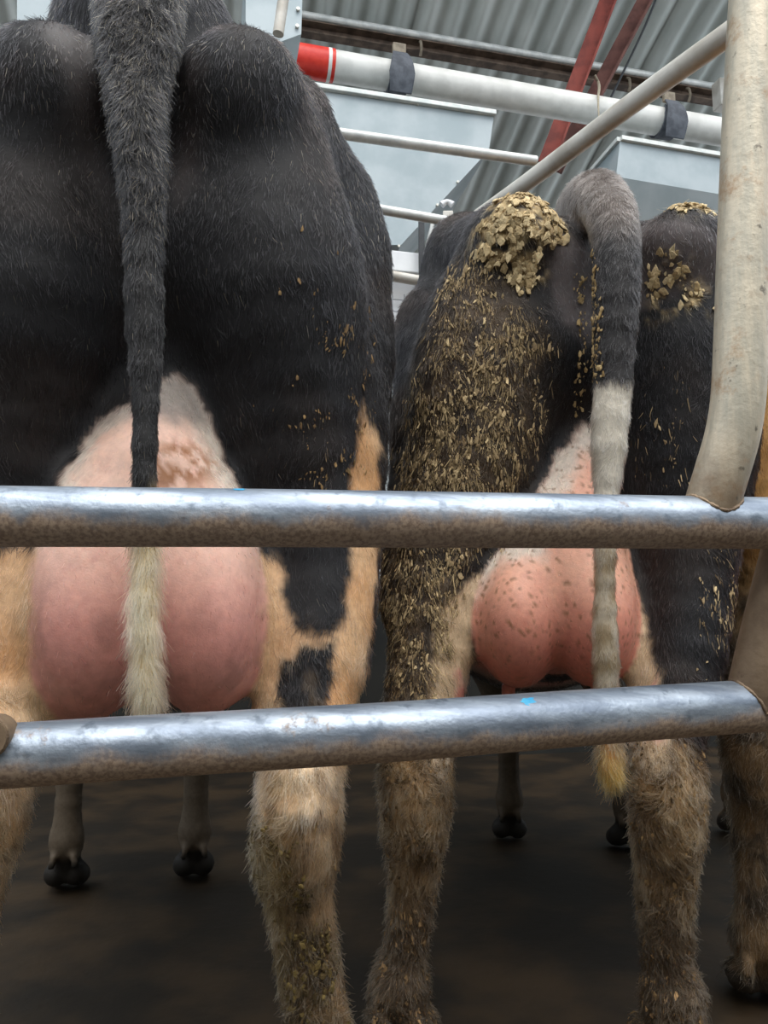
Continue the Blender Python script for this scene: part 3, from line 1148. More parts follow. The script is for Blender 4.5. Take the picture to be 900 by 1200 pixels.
def dung_tufts(V, Q, N, dens_fn, count, name, parent, seed, c0, c1, length=(0.006, 0.02), rad=(0.0006, 0.0016)):
    """locks of hair glued together by dried dung"""
    rg = np.random.default_rng(seed)

    def spec(P, Nn):
        n = len(P)
        return dict(dens=dens_fn(P, Nn), length=length[0] + (length[1] - length[0]) * rg.random(n) ** 2, lift=np.full(n, 0.22), radius=rad[0] + (rad[1] - rad[0]) * rg.random(n) ** 2, clump=np.full(n, 0.35))

    def col(P):
        t = rg.random((len(P), 1)) ** 1.3
        return (c0 * (1 - t) + c1 * t,)
    o = grow(None, V, Q, N, col, spec, count, name, parent, 0.8, seed, 5)
    o.data.materials.clear()
    o.data.materials.append(M['tuft'])
    return o


def flakes(cow, V, Q, N, dens_fn, count, size, name, parent, cols, seed, label=None, elong=2.2, thick=0.28, ymax=0.8):
    """flat ragged flakes of dried dung stuck in the coat, joined into one part"""
    rg = np.random.default_rng(seed)
    T = np.concatenate([Q[:, [0, 1, 2]], Q[:, [0, 2, 3]]])
    A, B, Cc = V[T[:, 0]], V[T[:, 1]], V[T[:, 2]]
    ar = 0.5 * np.linalg.norm(np.cross(B - A, Cc - A), axis=1)
    cen = (A + B + Cc) / 3
    keep = cen[:, 1] < min(ymax, 0.6)
    T, A, B, Cc, ar, cen = T[keep], A[keep], B[keep], Cc[keep], ar[keep], cen[keep]
    w = ar * dens_fn(cen, N[T[:, 0]])
    if w.sum() <= 0:
        return None
    cdf = np.cumsum(w)
    ti = np.clip(np.searchsorted(cdf, rg.random(count) * cdf[-1]), 0, len(T) - 1)
    r1, r2 = np.sqrt(rg.random(count)), rg.random(count)
    P = A[ti] * (1 - r1)[:, None] + B[ti] * (r1 * (1 - r2))[:, None] + Cc[ti] * (r1 * r2)[:, None]
    NN = N[T[ti, 0]]
    g = np.array([0.0, 0.1, -1.0]) + (np.stack([fbm(P, 14, 2), fbm(P, 14, 12), fbm(P, 14, 22)], 1) - 0.5) * 1.8 + rg.normal(size=P.shape) * 0.22
    g -= NN * np.sum(g * NN, 1)[:, None]
    g /= np.linalg.norm(g, axis=1, keepdims=True) + 1e-9
    b = np.cross(NN, g)
    k = 7
    th = np.linspace(0, 2 * math.pi, k, endpoint=False)
    sz = size[0] + (size[1] - size[0]) * rg.random(count) ** 2.5
    el = 1 + (elong - 1) * rg.random(count)
    rim = 0.4 + 0.9 * rg.random((count, k))
    lifts = rg.random(count) * 0.35 * sz + 0.0015
    tilt = rg.normal(size=count) * 0.22
    VV, off = [], 0
    ring = []
    for lev, (sc, h) in enumerate(((1.0, 0.0), (0.92, 1.0), (0.45, 1.35))):
        rr = rim * sc
        gx = np.cos(th)[None] * rr * (sz * el)[:, None]
        bx = np.sin(th)[None] * rr * sz[:, None]
        jit = (rg.random((count, k)) - 0.5) * 0.5
        hz = (lifts + h * thick * sz)[:, None] + jit * (thick * sz)[:, None] + gx * tilt[:, None]
        ring.append(P[:, None] + g[:, None] * gx[..., None] + b[:, None] * bx[..., None] + NN[:, None] * hz[..., None])
    ctr = P + NN * (lifts + 1.3 * thick * sz)[:, None]
    allv = np.concatenate([ring[0], ring[1], ring[2], ctr[:, None]], 1)       # count, 3k+1, 3
    F = []
    for i in range(k):
        j = (i + 1) % k
        F += [(i, j, k + j), (i, k + j, k + i), (k + i, k + j, 2 * k + j), (k + i, 2 * k + j, 2 * k + i), (2 * k + i, 2 * k + j, 3 * k)]
    for i in range(1, k - 1):
        F.append((0, i + 1, i))
    F = np.array(F)
    nv = 3 * k + 1
    QQ = (F[None] + (np.arange(count) * nv)[:, None, None]).reshape(-1, 3)
    me = mesh_np(name, allv.reshape(-1, 3), QQ)
    me.shade_flat()
    c0, c1 = np.array(cols[0]), np.array(cols[1])
    t = rg.random(count)[:, None]
    c = c0 * (1 - t) + c1 * t
    c = c * (0.7 + 0.6 * rg.random(count))[:, None]
    attr(me, 'tint', 'FLOAT_COLOR', 'POINT', rgba(np.repeat(c, nv, 0)))
    o = link(name, me, M['dung'], parent)
    tag(o, label, kind='stuff')
    return o


BLACK = srgb(24, 23, 26)
BROWNBLACK = srgb(36, 28, 25)
CREAM = srgb(224, 196, 162)
TAN = srgb(202, 154, 108)
ROSE = srgb(204, 144, 134)
PALEPINK = srgb(230, 192, 174)
WHITEHAIR = srgb(222, 214, 202)
MUD = srgb(112, 92, 68)
MUDDARK = srgb(70, 58, 44)
OLIVE = srgb(120, 102, 68)


def lay(col, c, w):
    return col * (1 - w)[:, None] + np.asarray(c) * w[:, None]


def finish_cow(cow, V, Q, coat, spec, nhair, name, label, seed, hair_label=None):
    N = vert_normals(V, Q)
    col, skin, mud = coat(V)
    # matted relief where slurry has dried into the coat
    amp = (1 - skin) * 0.010 * (fbm(V, 9, seed + 9, 2) - 0.5) * sstep(0.45, 0.7, V[:, 2]) + mud * 0.006 * (fbm(V, 120, seed, 2) - 0.4) * 2 + (1 - skin) * 0.0015 * (fbm(V, 60, seed + 3, 2) - 0.5)
    amp *= sstep(0.6, 0.4, V[:, 1])
    V2 = V + N * amp[:, None]
    V2[:, 2] = np.maximum(V2[:, 2], 0.0)
    me = mesh_np(name, V2, Q)
    attr(me, 'coat', 'FLOAT_COLOR', 'POINT', rgba(np.clip(col, 0, 1)))
    attr(me, 'skin', 'FLOAT', 'POINT', skin)
    attr(me, 'mud', 'FLOAT', 'POINT', mud)
    o = link(name, me, M['cowskin'], None, tuple(cow.O))
    o.rotation_euler = (0, 0, -cow.yaw)
    tag(o, label, 'cow', 'cows standing in the stalls')
    if nhair:
        grow(cow, V2, Q, N, coat, spec, nhair, 'hair_coat', o, seed=seed)
    return o, V2, N


M['cowskin'] = mat_cow('cow_coat')
NHAIR = 220000

# ---- left cow: black with a pale pink full udder and cream lower legs
cA = Cow(174, 0.90, -14)
C = cA.C
fetA = [C(78, 985, 1.45), C(228, 985, 1.45)]
for f_ in fetA:
    f_[2] = 0.15
bodyA = front_half(cA, [f_ for f_ in fetA])
bodyA += [
    # pelvis and rump
    cap(C(172, 70, 0.26), C(172, 420, 0.30), 0.15, 0.12, 0.06),
    cap((0, 0.24, 1.58), (0, 0.85, 1.46), 0.085, 0.08, 0.08),
    ell((0, 0.42, 1.30), (0.25, 0.34, 0.22), 0.08),
    cap(C(284, 112, 0.095), (0.22, 0.50, 1.44), 0.086, 0.07, 0.055),
    cap(C(62, 112, 0.095), (-0.22, 0.50, 1.44), 0.088, 0.07, 0.055),
    cap(C(330, 150, 0.24), C(385, 300, 0.32), 0.085, 0.085, 0.08),
    cap(C(14, 150, 0.24), C(-40, 300, 0.32), 0.085, 0.085, 0.08),
]
# right thigh, gaskin, hock, cannon, then the left (mostly beyond the frame)
fA = C(380, 1260, 0.165); fA[2] = 0.15
fA2 = C(-64, 1260, 0.165); fA2[2] = 0.15
bodyA += chain([(C(294, 185, 0.15), 0.10), (C(304, 250, 0.175), 0.13), (C(316, 350, 0.19), 0.148), (C(336, 480, 0.215), 0.125), (C(362, 640, 0.21), 0.083), (C(366, 780, 0.17), 0.062),
                 (C(355, 900, 0.125), 0.052), (C(350, 980, 0.12), 0.051), (C(349, 1040, 0.135), 0.042), (C(360, 1120, 0.15), 0.036), (C(374, 1205, 0.16), 0.037), (fA, 0.043)], 0.06)
bodyA += chain([(C(392, 240, 0.32), 0.07), (C(412, 380, 0.30), 0.072), (C(414, 500, 0.27), 0.058), (C(404, 640, 0.23), 0.048), (C(388, 760, 0.19), 0.044)], 0.07)
bodyA += chain([(C(344, 900, 0.085), 0.030), (C(342, 950, 0.075), 0.038), (C(345, 1000, 0.10), 0.034)], 0.04)
bodyA += chain([(C(50, 185, 0.15), 0.10), (C(40, 250, 0.175), 0.13), (C(28, 350, 0.19), 0.148), (C(8, 480, 0.215), 0.125), (C(-14, 640, 0.21), 0.088), (C(4, 780, 0.17), 0.061),
                 (C(-14, 900, 0.125), 0.056), (C(-32, 980, 0.12), 0.051), (C(-44, 1040, 0.135), 0.043), (C(-56, 1120, 0.15), 0.041), (C(-58, 1205, 0.16), 0.041), (fA2, 0.043)], 0.06)
bodyA += chain([(C(-48, 240, 0.32), 0.07), (C(-68, 380, 0.30), 0.072), (C(-70, 500, 0.27), 0.058), (C(-60, 640, 0.23), 0.048), (C(-30, 760, 0.19), 0.044)], 0.07)
# skin folds between thigh and udder
bodyA += chain([(C(300, 590, 0.22), 0.02), (C(318, 680, 0.18), 0.026), (C(330, 745, 0.16), 0.024), (C(322, 840, 0.16), 0.026)], 0.03)
bodyA += chain([(C(56, 590, 0.22), 0.02), (C(36, 670, 0.18), 0.034), (C(12, 740, 0.16), 0.03)], 0.03)
bodyA += hoof_and_foot(fA) + hoof_and_foot(fA2)
udderA = [
    cap(C(192, 450, 0.20), C(180, 560, 0.17), 0.045, 0.098, 0.05),
    ell(C(112, 690, 0.17), (0.082, 0.13, 0.155), 0.05),
    ell(C(240, 690, 0.17), (0.078, 0.13, 0.155), 0.04),
    ell(C(112, 740, 0.17), (0.062, 0.12, 0.108), 0.05),
    ell(C(242, 740, 0.17), (0.062, 0.12, 0.106), 0.05),
    ell(C(176, 660, 0.19), (0.11, 0.13, 0.16), 0.05),
    ell(C(175, 720, 0.42), (0.15, 0.22, 0.13), 0.05),
    cap(C(116, 828, 0.20), C(114, 850, 0.195), 0.014, 0.011, 0.012),
    cap(C(236, 828, 0.20), C(238, 850, 0.195), 0.014, 0.011, 0.012),
]
tailA = chain([(C(166, -75, 0.24), 0.075), (C(163, -20, 0.10), 0.062), (C(162, 50, 0.03), 0.047), (C(160, 120, 0.0), 0.036), (C(165, 190, -0.015), 0.0275),
               (C(168, 300, -0.02), 0.0235), (C(171, 430, -0.02), 0.0175), (C(169, 560, -0.025), 0.0145), (C(170, 660, -0.02), 0.013), (C(171, 780, -0.015), 0.0125), (C(175, 832, -0.01), 0.008)], 0.03)
pA = {k: cA.poly(v) for k, v in dict(
    udder=[(203, 424), (228, 436), (246, 470), (262, 530), (290, 575), (304, 640), (312, 700), (312, 880), (36, 880), (38, 640), (66, 575), (82, 510), (120, 475), (150, 462), (185, 440)],
    skin=[(200, 470), (222, 480), (240, 530), (262, 570), (285, 610), (330, 650), (330, 880), (20, 880), (20, 650), (66, 615), (88, 560), (110, 500), (150, 480)],
    strip=[(440, 462), (470, 500), (460, 640), (440, 830), (378, 850), (398, 745), (418, 690), (426, 600), (430, 520)],
    legr=[(298, 640), (334, 650), (338, 700), (346, 735), (372, 745), (398, 738), (440, 740), (430, 1330), (270, 1330), (285, 880)],
    patch=[(338, 776), (350, 776), (364, 752), (398, 750), (394, 800), (380, 852), (328, 860), (330, 800)],
    legl=[(-140, 640), (-10, 650), (8, 640), (62, 640), (60, 720), (80, 800), (60, 1330), (-140, 1330)],
    mudr=[(282, 955), (330, 975), (356, 1020), (372, 1080), (412, 1110), (420, 1330), (300, 1330), (320, 1120), (288, 1040)],
    bare=[(200, 60), (232, 90), (240, 150), (226, 220), (205, 240), (196, 160)],
    bare2=[(118, 40), (95, 60), (80, 40), (60, 60), (85, 150), (105, 220), (125, 230), (125, 120)],
).items()}


def coatA(P):
    n = len(P)
    q = P[:, [0, 2]].copy()
    wob = (np.stack([fbm(P, 40, 3), fbm(P, 40, 8)], 1) - 0.5) * 0.03
    q = q + wob
    rear = sstep(0.62, 0.5, P[:, 1])
    low = sstep(0.52, 0.42, P[:, 2])
    br = fbm(P, 7, 4)
    col = np.tile(BLACK, (n, 1))
    col = lay(col, BROWNBLACK, sstep(0.5, 0.7, br) * 0.6)
    skin = np.zeros(n)
    mud = np.zeros(n)
    e = 0.006

    def m(k, s=e):
        return sstep(s, -s, poly_sd(q, pA[k])) * rear
    # cream socks
    sock = np.maximum(m('legr', 0.008), m('legl', 0.01))
    strip = m('strip', 0.008)
    light = np.maximum(sock, strip) * (1 - m('patch', 0.006))
    ltone = np.clip(sstep(0.35, 0.7, fbm(P, 11, 6)), 0, 1)
    lc = CREAM * (1 - ltone)[:, None] * 1.0 + TAN * ltone[:, None]
    col = col * (1 - light)[:, None] + lc * light[:, None]
    col = lay(col, TAN, strip * (1 - m('patch')) * 0.55)
    fold = sstep(0.10, 0.02, np.abs(np.abs(P[:, 0] - pA_ux) - 0.165)) * sstep(0.62, 0.70, P[:, 2]) * light
    col = lay(col, srgb(192, 148, 108), fold * 0.7)
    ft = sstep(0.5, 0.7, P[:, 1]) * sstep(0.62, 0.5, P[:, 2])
    col = lay(col, srgb(96, 84, 70), ft)  # front legs: muddy tone, darkened for the shade under the body
    # udder: bare rose skin below, pale short-haired skin above
    du0 = eval_prims(udderA, P)
    dt0 = eval_prims(tailA, P)
    dl0 = eval_near(_legA, P, (du0 < 0.05) | (dt0 < 0.05))
    du = du0 - dl0
    onud = sstep(0.012, -0.006, du)
    ud = m('udder', 0.008) * onud
    hair_edge = m('udder') * (1 - m('skin', 0.02)) * onud
    zz = P[:, 2]
    tone = sstep(0.72, 0.90, zz)
    pk = ROSE * (1 - tone)[:, None] + PALEPINK * tone[:, None]
    mott = sstep(0.45, 0.7, fbm(P, 26, 9))
    pk = pk * (1 - 0.25 * mott * (1 - tone))[:, None]
    col = col * (1 - ud)[:, None] + pk * ud[:, None]
    col = lay(col, WHITEHAIR, hair_edge * 0.8)
    grey = ud * sstep(1.0, 1.05, zz + (fbm(P, 40, 33) - 0.5) * 0.05) * 0.75
    col = lay(col, srgb(120, 112, 108), grey)
    stain = ud * sstep(0.07, 0.02, np.hypot(q[:, 0] - pA_st[0], (q[:, 1] - pA_st[1]) * 1.3)) * sstep(0.42, 0.56, fbm(P, 70, 15))
    col = lay(col, srgb(150, 96, 50), stain * 0.9)
    skin = np.maximum(skin, ud * (1 - hair_edge * 0.6))
    bare = np.maximum(m('bare', 0.02), m('bare2', 0.02))
    col = lay(col, srgb(70, 64, 64), bare * 0.8)
    skin = np.maximum(skin, bare * 0.6)
    # tail
    tm = sstep(0.010, -0.004, dt0 - dl0) * sstep(0.02, 0.012, dt0)
    sw = sstep(0.862, 0.838, zz + (fbm(P, 60, 2) - 0.5) * 0.03)
    side = sstep(pA_tx + 0.002, pA_tx + 0.010, P[:, 0]) * sstep(0.93, 0.88, zz)
    tcol = srgb(28, 27, 28) * np.ones((n, 1))
    tcol = lay(tcol, srgb(214, 192, 152), np.maximum(sw, side * 0.9))
    col = col * (1 - tm)[:, None] + tcol * tm[:, None]
    skin = skin * (1 - tm)
    # slurry on the lower leg
    hk = sstep(0.66, 0.50, zz) * rear * (1 - ud) * (1 - tm)
    col = lay(col, srgb(150, 118, 84), hk * sstep(0.34, 0.6, fbm(P, 24, 44)) * 0.75)
    col = lay(col, srgb(96, 74, 54), hk * sstep(0.52, 0.66, fbm(P, 40, 54)) * 0.8)
    mr = m('mudr', 0.02) * (1 - tm)
    spl = sstep(0.55, 0.66, fbm(P, 38, 21)) * sstep(0.80, 0.55, zz) * rear * (1 - ud)
    mud = np.clip(np.maximum(mr, spl * 0.6), 0, 1) * rear
    mc_ = MUD * (1 - sstep(0.4, 0.65, fbm(P, 45, 5)))[:, None] + MUDDARK * sstep(0.4, 0.65, fbm(P, 45, 5))[:, None]
    mc_ = lay(mc_, OLIVE, sstep(0.0, -0.03, P[:, 0] - pA_lx) * 0.7)
    col = col * (1 - mud)[:, None] + mc_ * mud[:, None]
    col = lay(col, srgb(34, 30, 26), ft * sstep(0.115, 0.095, zz))  # front hooves painted near-black so they vanish into the shade
    hoofm = sstep(0.075, 0.06, zz) * (1 - ft)
    col = lay(col, srgb(58, 50, 42), hoofm)
    return np.clip(col, 0.002, 1), np.clip(skin, 0, 1), mud


_legA = bodyA
pA_st = C(212, 545, 0.06)[[0, 2]]
pA_lx = C(352, 1060, 0.1)[0]
pA_ux = C(176, 700, 0.1)[0]
pA_tx = C(172, 560, -0.02)[0]


def specA(P, N):
    n = len(P)
    col, skin, mud = coatA(P)
    zz = P[:, 2]
    tm = sstep(0.012, 0.0, eval_prims(tailA, P)) 
    lower = sstep(0.78, 0.6, zz)
    d = np.ones(n)
    d *= np.where(N[:, 1] > 0.45, 0.15, 1.0)
    d *= np.where(P[:, 1] > 0.5, 0.15, 1.0)
    d *= 1 - 0.93 * skin
    d *= 1 + 2.6 * tm
    d *= 1 + 0.7 * lower * (1 - skin)
    d[zz < 0.07] = 0
    L = 0.017 + 0.004 * lower
    L = L * (1 - 0.45 * skin)
    L = np.where(tm > 0.5, np.where(zz < 0.9, 0.030, 0.011 + 0.006 * sstep(1.08, 1.36, zz)), L)
    lift = 0.20 + 0.22 * lower + 0.15 * skin + 0.22 * tm * (zz < 0.9) + 0.22 * tm * sstep(1.08, 1.36, zz)
    clump = 0.42 + 0.25 * lower + 0.5 * mud + 0.5 * tm * sstep(1.08, 1.36, zz)
    rad = 0.00034 + 0.00006 * lower + 0.0001 * mud
    return dict(dens=d, length=L, lift=lift, radius=rad * np.ones(n), clump=clump, pale=0.010 + 0.09 * (tm > 0.5) * sstep(1.12, 1.28, zz) + 0.03 * sstep(1.3, 1.42, zz))  # pale hairs: wiry curls on the tail, painted gloss on the rump


VA, QA = make_body(cA, bodyA, udderA, tailA, (-0.46, 0.46), 'cow', None)
cowA, VA2, NA = finish_cow(cA, VA, QA, coatA, specA, NHAIR, 'cow', 'black cow with a large pale pink udder and cream tail tip, left of the other', 11)


def densA(P, N):
    q = P[:, [0, 2]]
    a = sstep(0.04, -0.02, poly_sd(q, pA_f1)) * 1.0
    b = sstep(0.03, -0.03, poly_sd(q, pA_f2)) * 0.5
    return (a + b) * (N[:, 1] < 0.5) * sstep(0.48, 0.6, fbm(P, 24, 3))


pA_f1 = cA.poly([(350, 300), (440, 330), (440, 520), (370, 570), (330, 470)])
pA_f2 = cA.poly([(300, 960), (400, 940), (420, 1250), (300, 1250)])
flakes(cA, VA2, QA, NA, densA, 520, (0.0008, 0.003), 'dried_dung', cowA, (srgb(120, 98, 70), srgb(168, 140, 98)), 5, 'small tan dung flecks', 3.5)
dung_tufts(VA2, QA, NA, lambda P, N: densA(P, N) * (P[:, 2] > 0.6), 260, 'dung_tufts', cowA, 51, srgb(110, 92, 68), srgb(190, 168, 128))


def clodA(P, N):
    q = P[:, [0, 2]]
    return sstep(0.02, -0.02, poly_sd(q, pA['mudr'])) * sstep(0.42, 0.6, fbm(P, 30, 8)) * (N[:, 1] < 0.5)


flakes(cA, VA2, QA, NA, clodA, 900, (0.0012, 0.005), 'mud_clods', cowA, (srgb(72, 60, 42), srgb(128, 112, 70)), 8, 'brown and olive mud clods on the hock', 1.5, 0.5)

# ---- right cow: black, crusted with dried dung, small pink udder, tail banded black and white
cB = Cow(660, 1.27, 6)
C = cB.C
fetB = [C(597, 938, 1.45), C(735, 938, 1.40)]
for f_ in fetB:
    f_[2] = 0.15
fB = C(468, 1192, 0.14); fB[2] = 0.125
fB2 = C(791, 1200, 0.14); fB2[2] = 0.125
bodyB = front_half(cB, fetB)
bodyB += [
    cap(C(698, 345, 0.28), C(690, 480, 0.30), 0.13, 0.11, 0.06),
    cap(C(700, 310, 0.24), (0.02, 0.75, 1.44), 0.085, 0.08, 0.08),
    ell((0.02, 0.42, 1.30), (0.24, 0.34, 0.22), 0.08),
    cap(C(607, 279, 0.09), C(545, 300, 0.42), 0.072, 0.075, 0.06),
    cap(C(798, 289, 0.09), C(850, 310, 0.42), 0.067, 0.075, 0.06),
    cap(C(545, 300, 0.42), C(505, 420, 0.40), 0.075, 0.085, 0.08),
    ell(C(668, 318, 0.14), (0.05, 0.07, 0.10), 0.04),
    ell(C(748, 330, 0.17), (0.05, 0.07, 0.10), 0.05),
]
bodyB += chain([(C(600, 310, 0.15), 0.09), (C(580, 370, 0.19), 0.13), (C(566, 450, 0.20), 0.145), (C(558, 540, 0.20), 0.130), (C(524, 650, 0.18), 0.098), (C(500, 760, 0.14), 0.070),
                (C(490, 860, 0.11), 0.058), (C(488, 930, 0.11), 0.056), (C(487, 985, 0.12), 0.046), (C(482, 1050, 0.13), 0.036), (C(474, 1120, 0.14), 0.033), (fB, 0.041)], 0.06)
bodyB += chain([(C(510, 380, 0.34), 0.08), (C(496, 480, 0.30), 0.068), (C(486, 590, 0.26), 0.056), (C(476, 700, 0.2), 0.046)], 0.07)
bodyB += chain([(C(487, 870, 0.075), 0.032), (C(485, 920, 0.07), 0.042), (C(484, 970, 0.09), 0.038)], 0.04)
bodyB += chain([(C(800, 320, 0.15), 0.085), (C(800, 380, 0.19), 0.125), (C(800, 450, 0.20), 0.135), (C(802, 540, 0.20), 0.125), (C(806, 650, 0.18), 0.090), (C(802, 760, 0.14), 0.070),
                (C(782, 860, 0.11), 0.057), (C(783, 940, 0.11), 0.057), (C(781, 1000, 0.12), 0.049), (C(779, 1070, 0.13), 0.040), (C(785, 1140, 0.14), 0.036), (fB2, 0.040)], 0.06)
bodyB += chain([(C(782, 870, 0.075), 0.032), (C(782, 930, 0.07), 0.042), (C(781, 980, 0.09), 0.038)], 0.04)
bodyB += chain([(C(575, 650, 0.20), 0.02), (C(545, 710, 0.15), 0.036), (C(524, 790, 0.13), 0.032), (C(515, 860, 0.13), 0.03)], 0.03)
bodyB += chain([(C(740, 650, 0.20), 0.02), (C(750, 720, 0.16), 0.03), (C(752, 790, 0.14), 0.03)], 0.03)
bodyB += hoof_and_foot(fB) + hoof_and_foot(fB2)
udderB = [
    cap(C(690, 505, 0.21), C(672, 600, 0.17), 0.035, 0.075, 0.05),
    ell(C(606, 725, 0.16), (0.082, 0.13, 0.125), 0.04),
    ell(C(692, 725, 0.16), (0.078, 0.13, 0.122), 0.025),
    ell(C(655, 670, 0.18), (0.115, 0.12, 0.15), 0.05),
    ell(C(655, 730, 0.40), (0.13, 0.2, 0.10), 0.05),
    cap(C(596, 805, 0.24), C(595, 825, 0.24), 0.014, 0.011, 0.012),
    cap(C(700, 805, 0.24), C(701, 825, 0.24), 0.014, 0.011, 0.012),
]
tailB = chain([(C(682, 285, 0.40), 0.070), (C(685, 250, 0.26), 0.060), (C(698, 235, 0.12), 0.051), (C(714, 248, 0.02), 0.044), (C(722, 290, -0.025), 0.0395), (C(723, 350, -0.035), 0.037),
               (C(717, 450, -0.035), 0.0295), (C(711, 560, -0.04), 0.022), (C(708, 650, -0.04), 0.018), (C(709, 740, -0.035), 0.017), (C(711, 830, -0.03), 0.0165), (C(715, 890, -0.03), 0.012), (C(717, 912, -0.03), 0.006)], 0.025)
pB = {k: cB.poly(v) for k, v in dict(
    udder=[(694, 484), (672, 508), (652, 540), (632, 580), (590, 640), (556, 668), (540, 730), (535, 860), (765, 860), (765, 640), (740, 580), (726, 500)],
    skin=[(692, 520), (676, 545), (658, 590), (640, 650), (590, 660), (535, 720), (535, 860), (765, 860), (765, 650), (735, 600), (722, 540)],
    inl=[(572, 660), (548, 690), (515, 718), (506, 770), (503, 900), (548, 900), (556, 720)],
    inr=[(740, 640), (752, 700), (762, 740), (772, 800), (776, 900), (728, 900), (735, 700)],
    legs=[(430, 872), (545, 862), (545, 1340), (420, 1340)],
    legs2=[(728, 868), (790, 862), (828, 890), (830, 1340), (728, 1340)],
    bare=[(655, 275), (694, 290), (700, 360), (690, 400), (650, 360), (640, 320)],
    bare2=[(745, 260), (790, 275), (840, 290), (840, 330), (790, 350), (745, 360)],
    crust1=[(556, 270), (590, 232), (640, 236), (660, 262), (668, 290), (640, 300), (615, 288), (600, 320), (560, 312)],
    crust2=[(585, 318), (625, 308), (640, 330), (610, 345), (580, 330)],
    crust3=[(780, 244), (820, 236), (842, 252), (815, 262), (790, 262)],
    crust4=[(762, 300), (800, 310), (806, 335), (846, 350), (846, 366), (770, 368), (756, 340)],
    thigh=[(540, 300), (600, 330), (640, 400), (640, 460), (610, 570), (590, 640), (450, 660), (462, 520), (500, 400)],
    core=[(530, 320), (580, 340), (600, 420), (600, 500), (570, 560), (480, 600), (500, 480), (520, 400)],
    shin=[(440, 640), (560, 640), (520, 720), (505, 870), (440, 870)],
    rthigh=[(750, 420), (800, 430), (835, 560), (800, 590), (745, 560)],
    rshin=[(840, 620), (875, 640), (860, 760), (820, 800), (830, 700)],

    ).items()}
pB['tailcrust'] = cB.poly([(684, 290), (696, 290), (702, 380), (705, 450), (690, 452), (688, 380)], -0.03)
_legB = bodyB


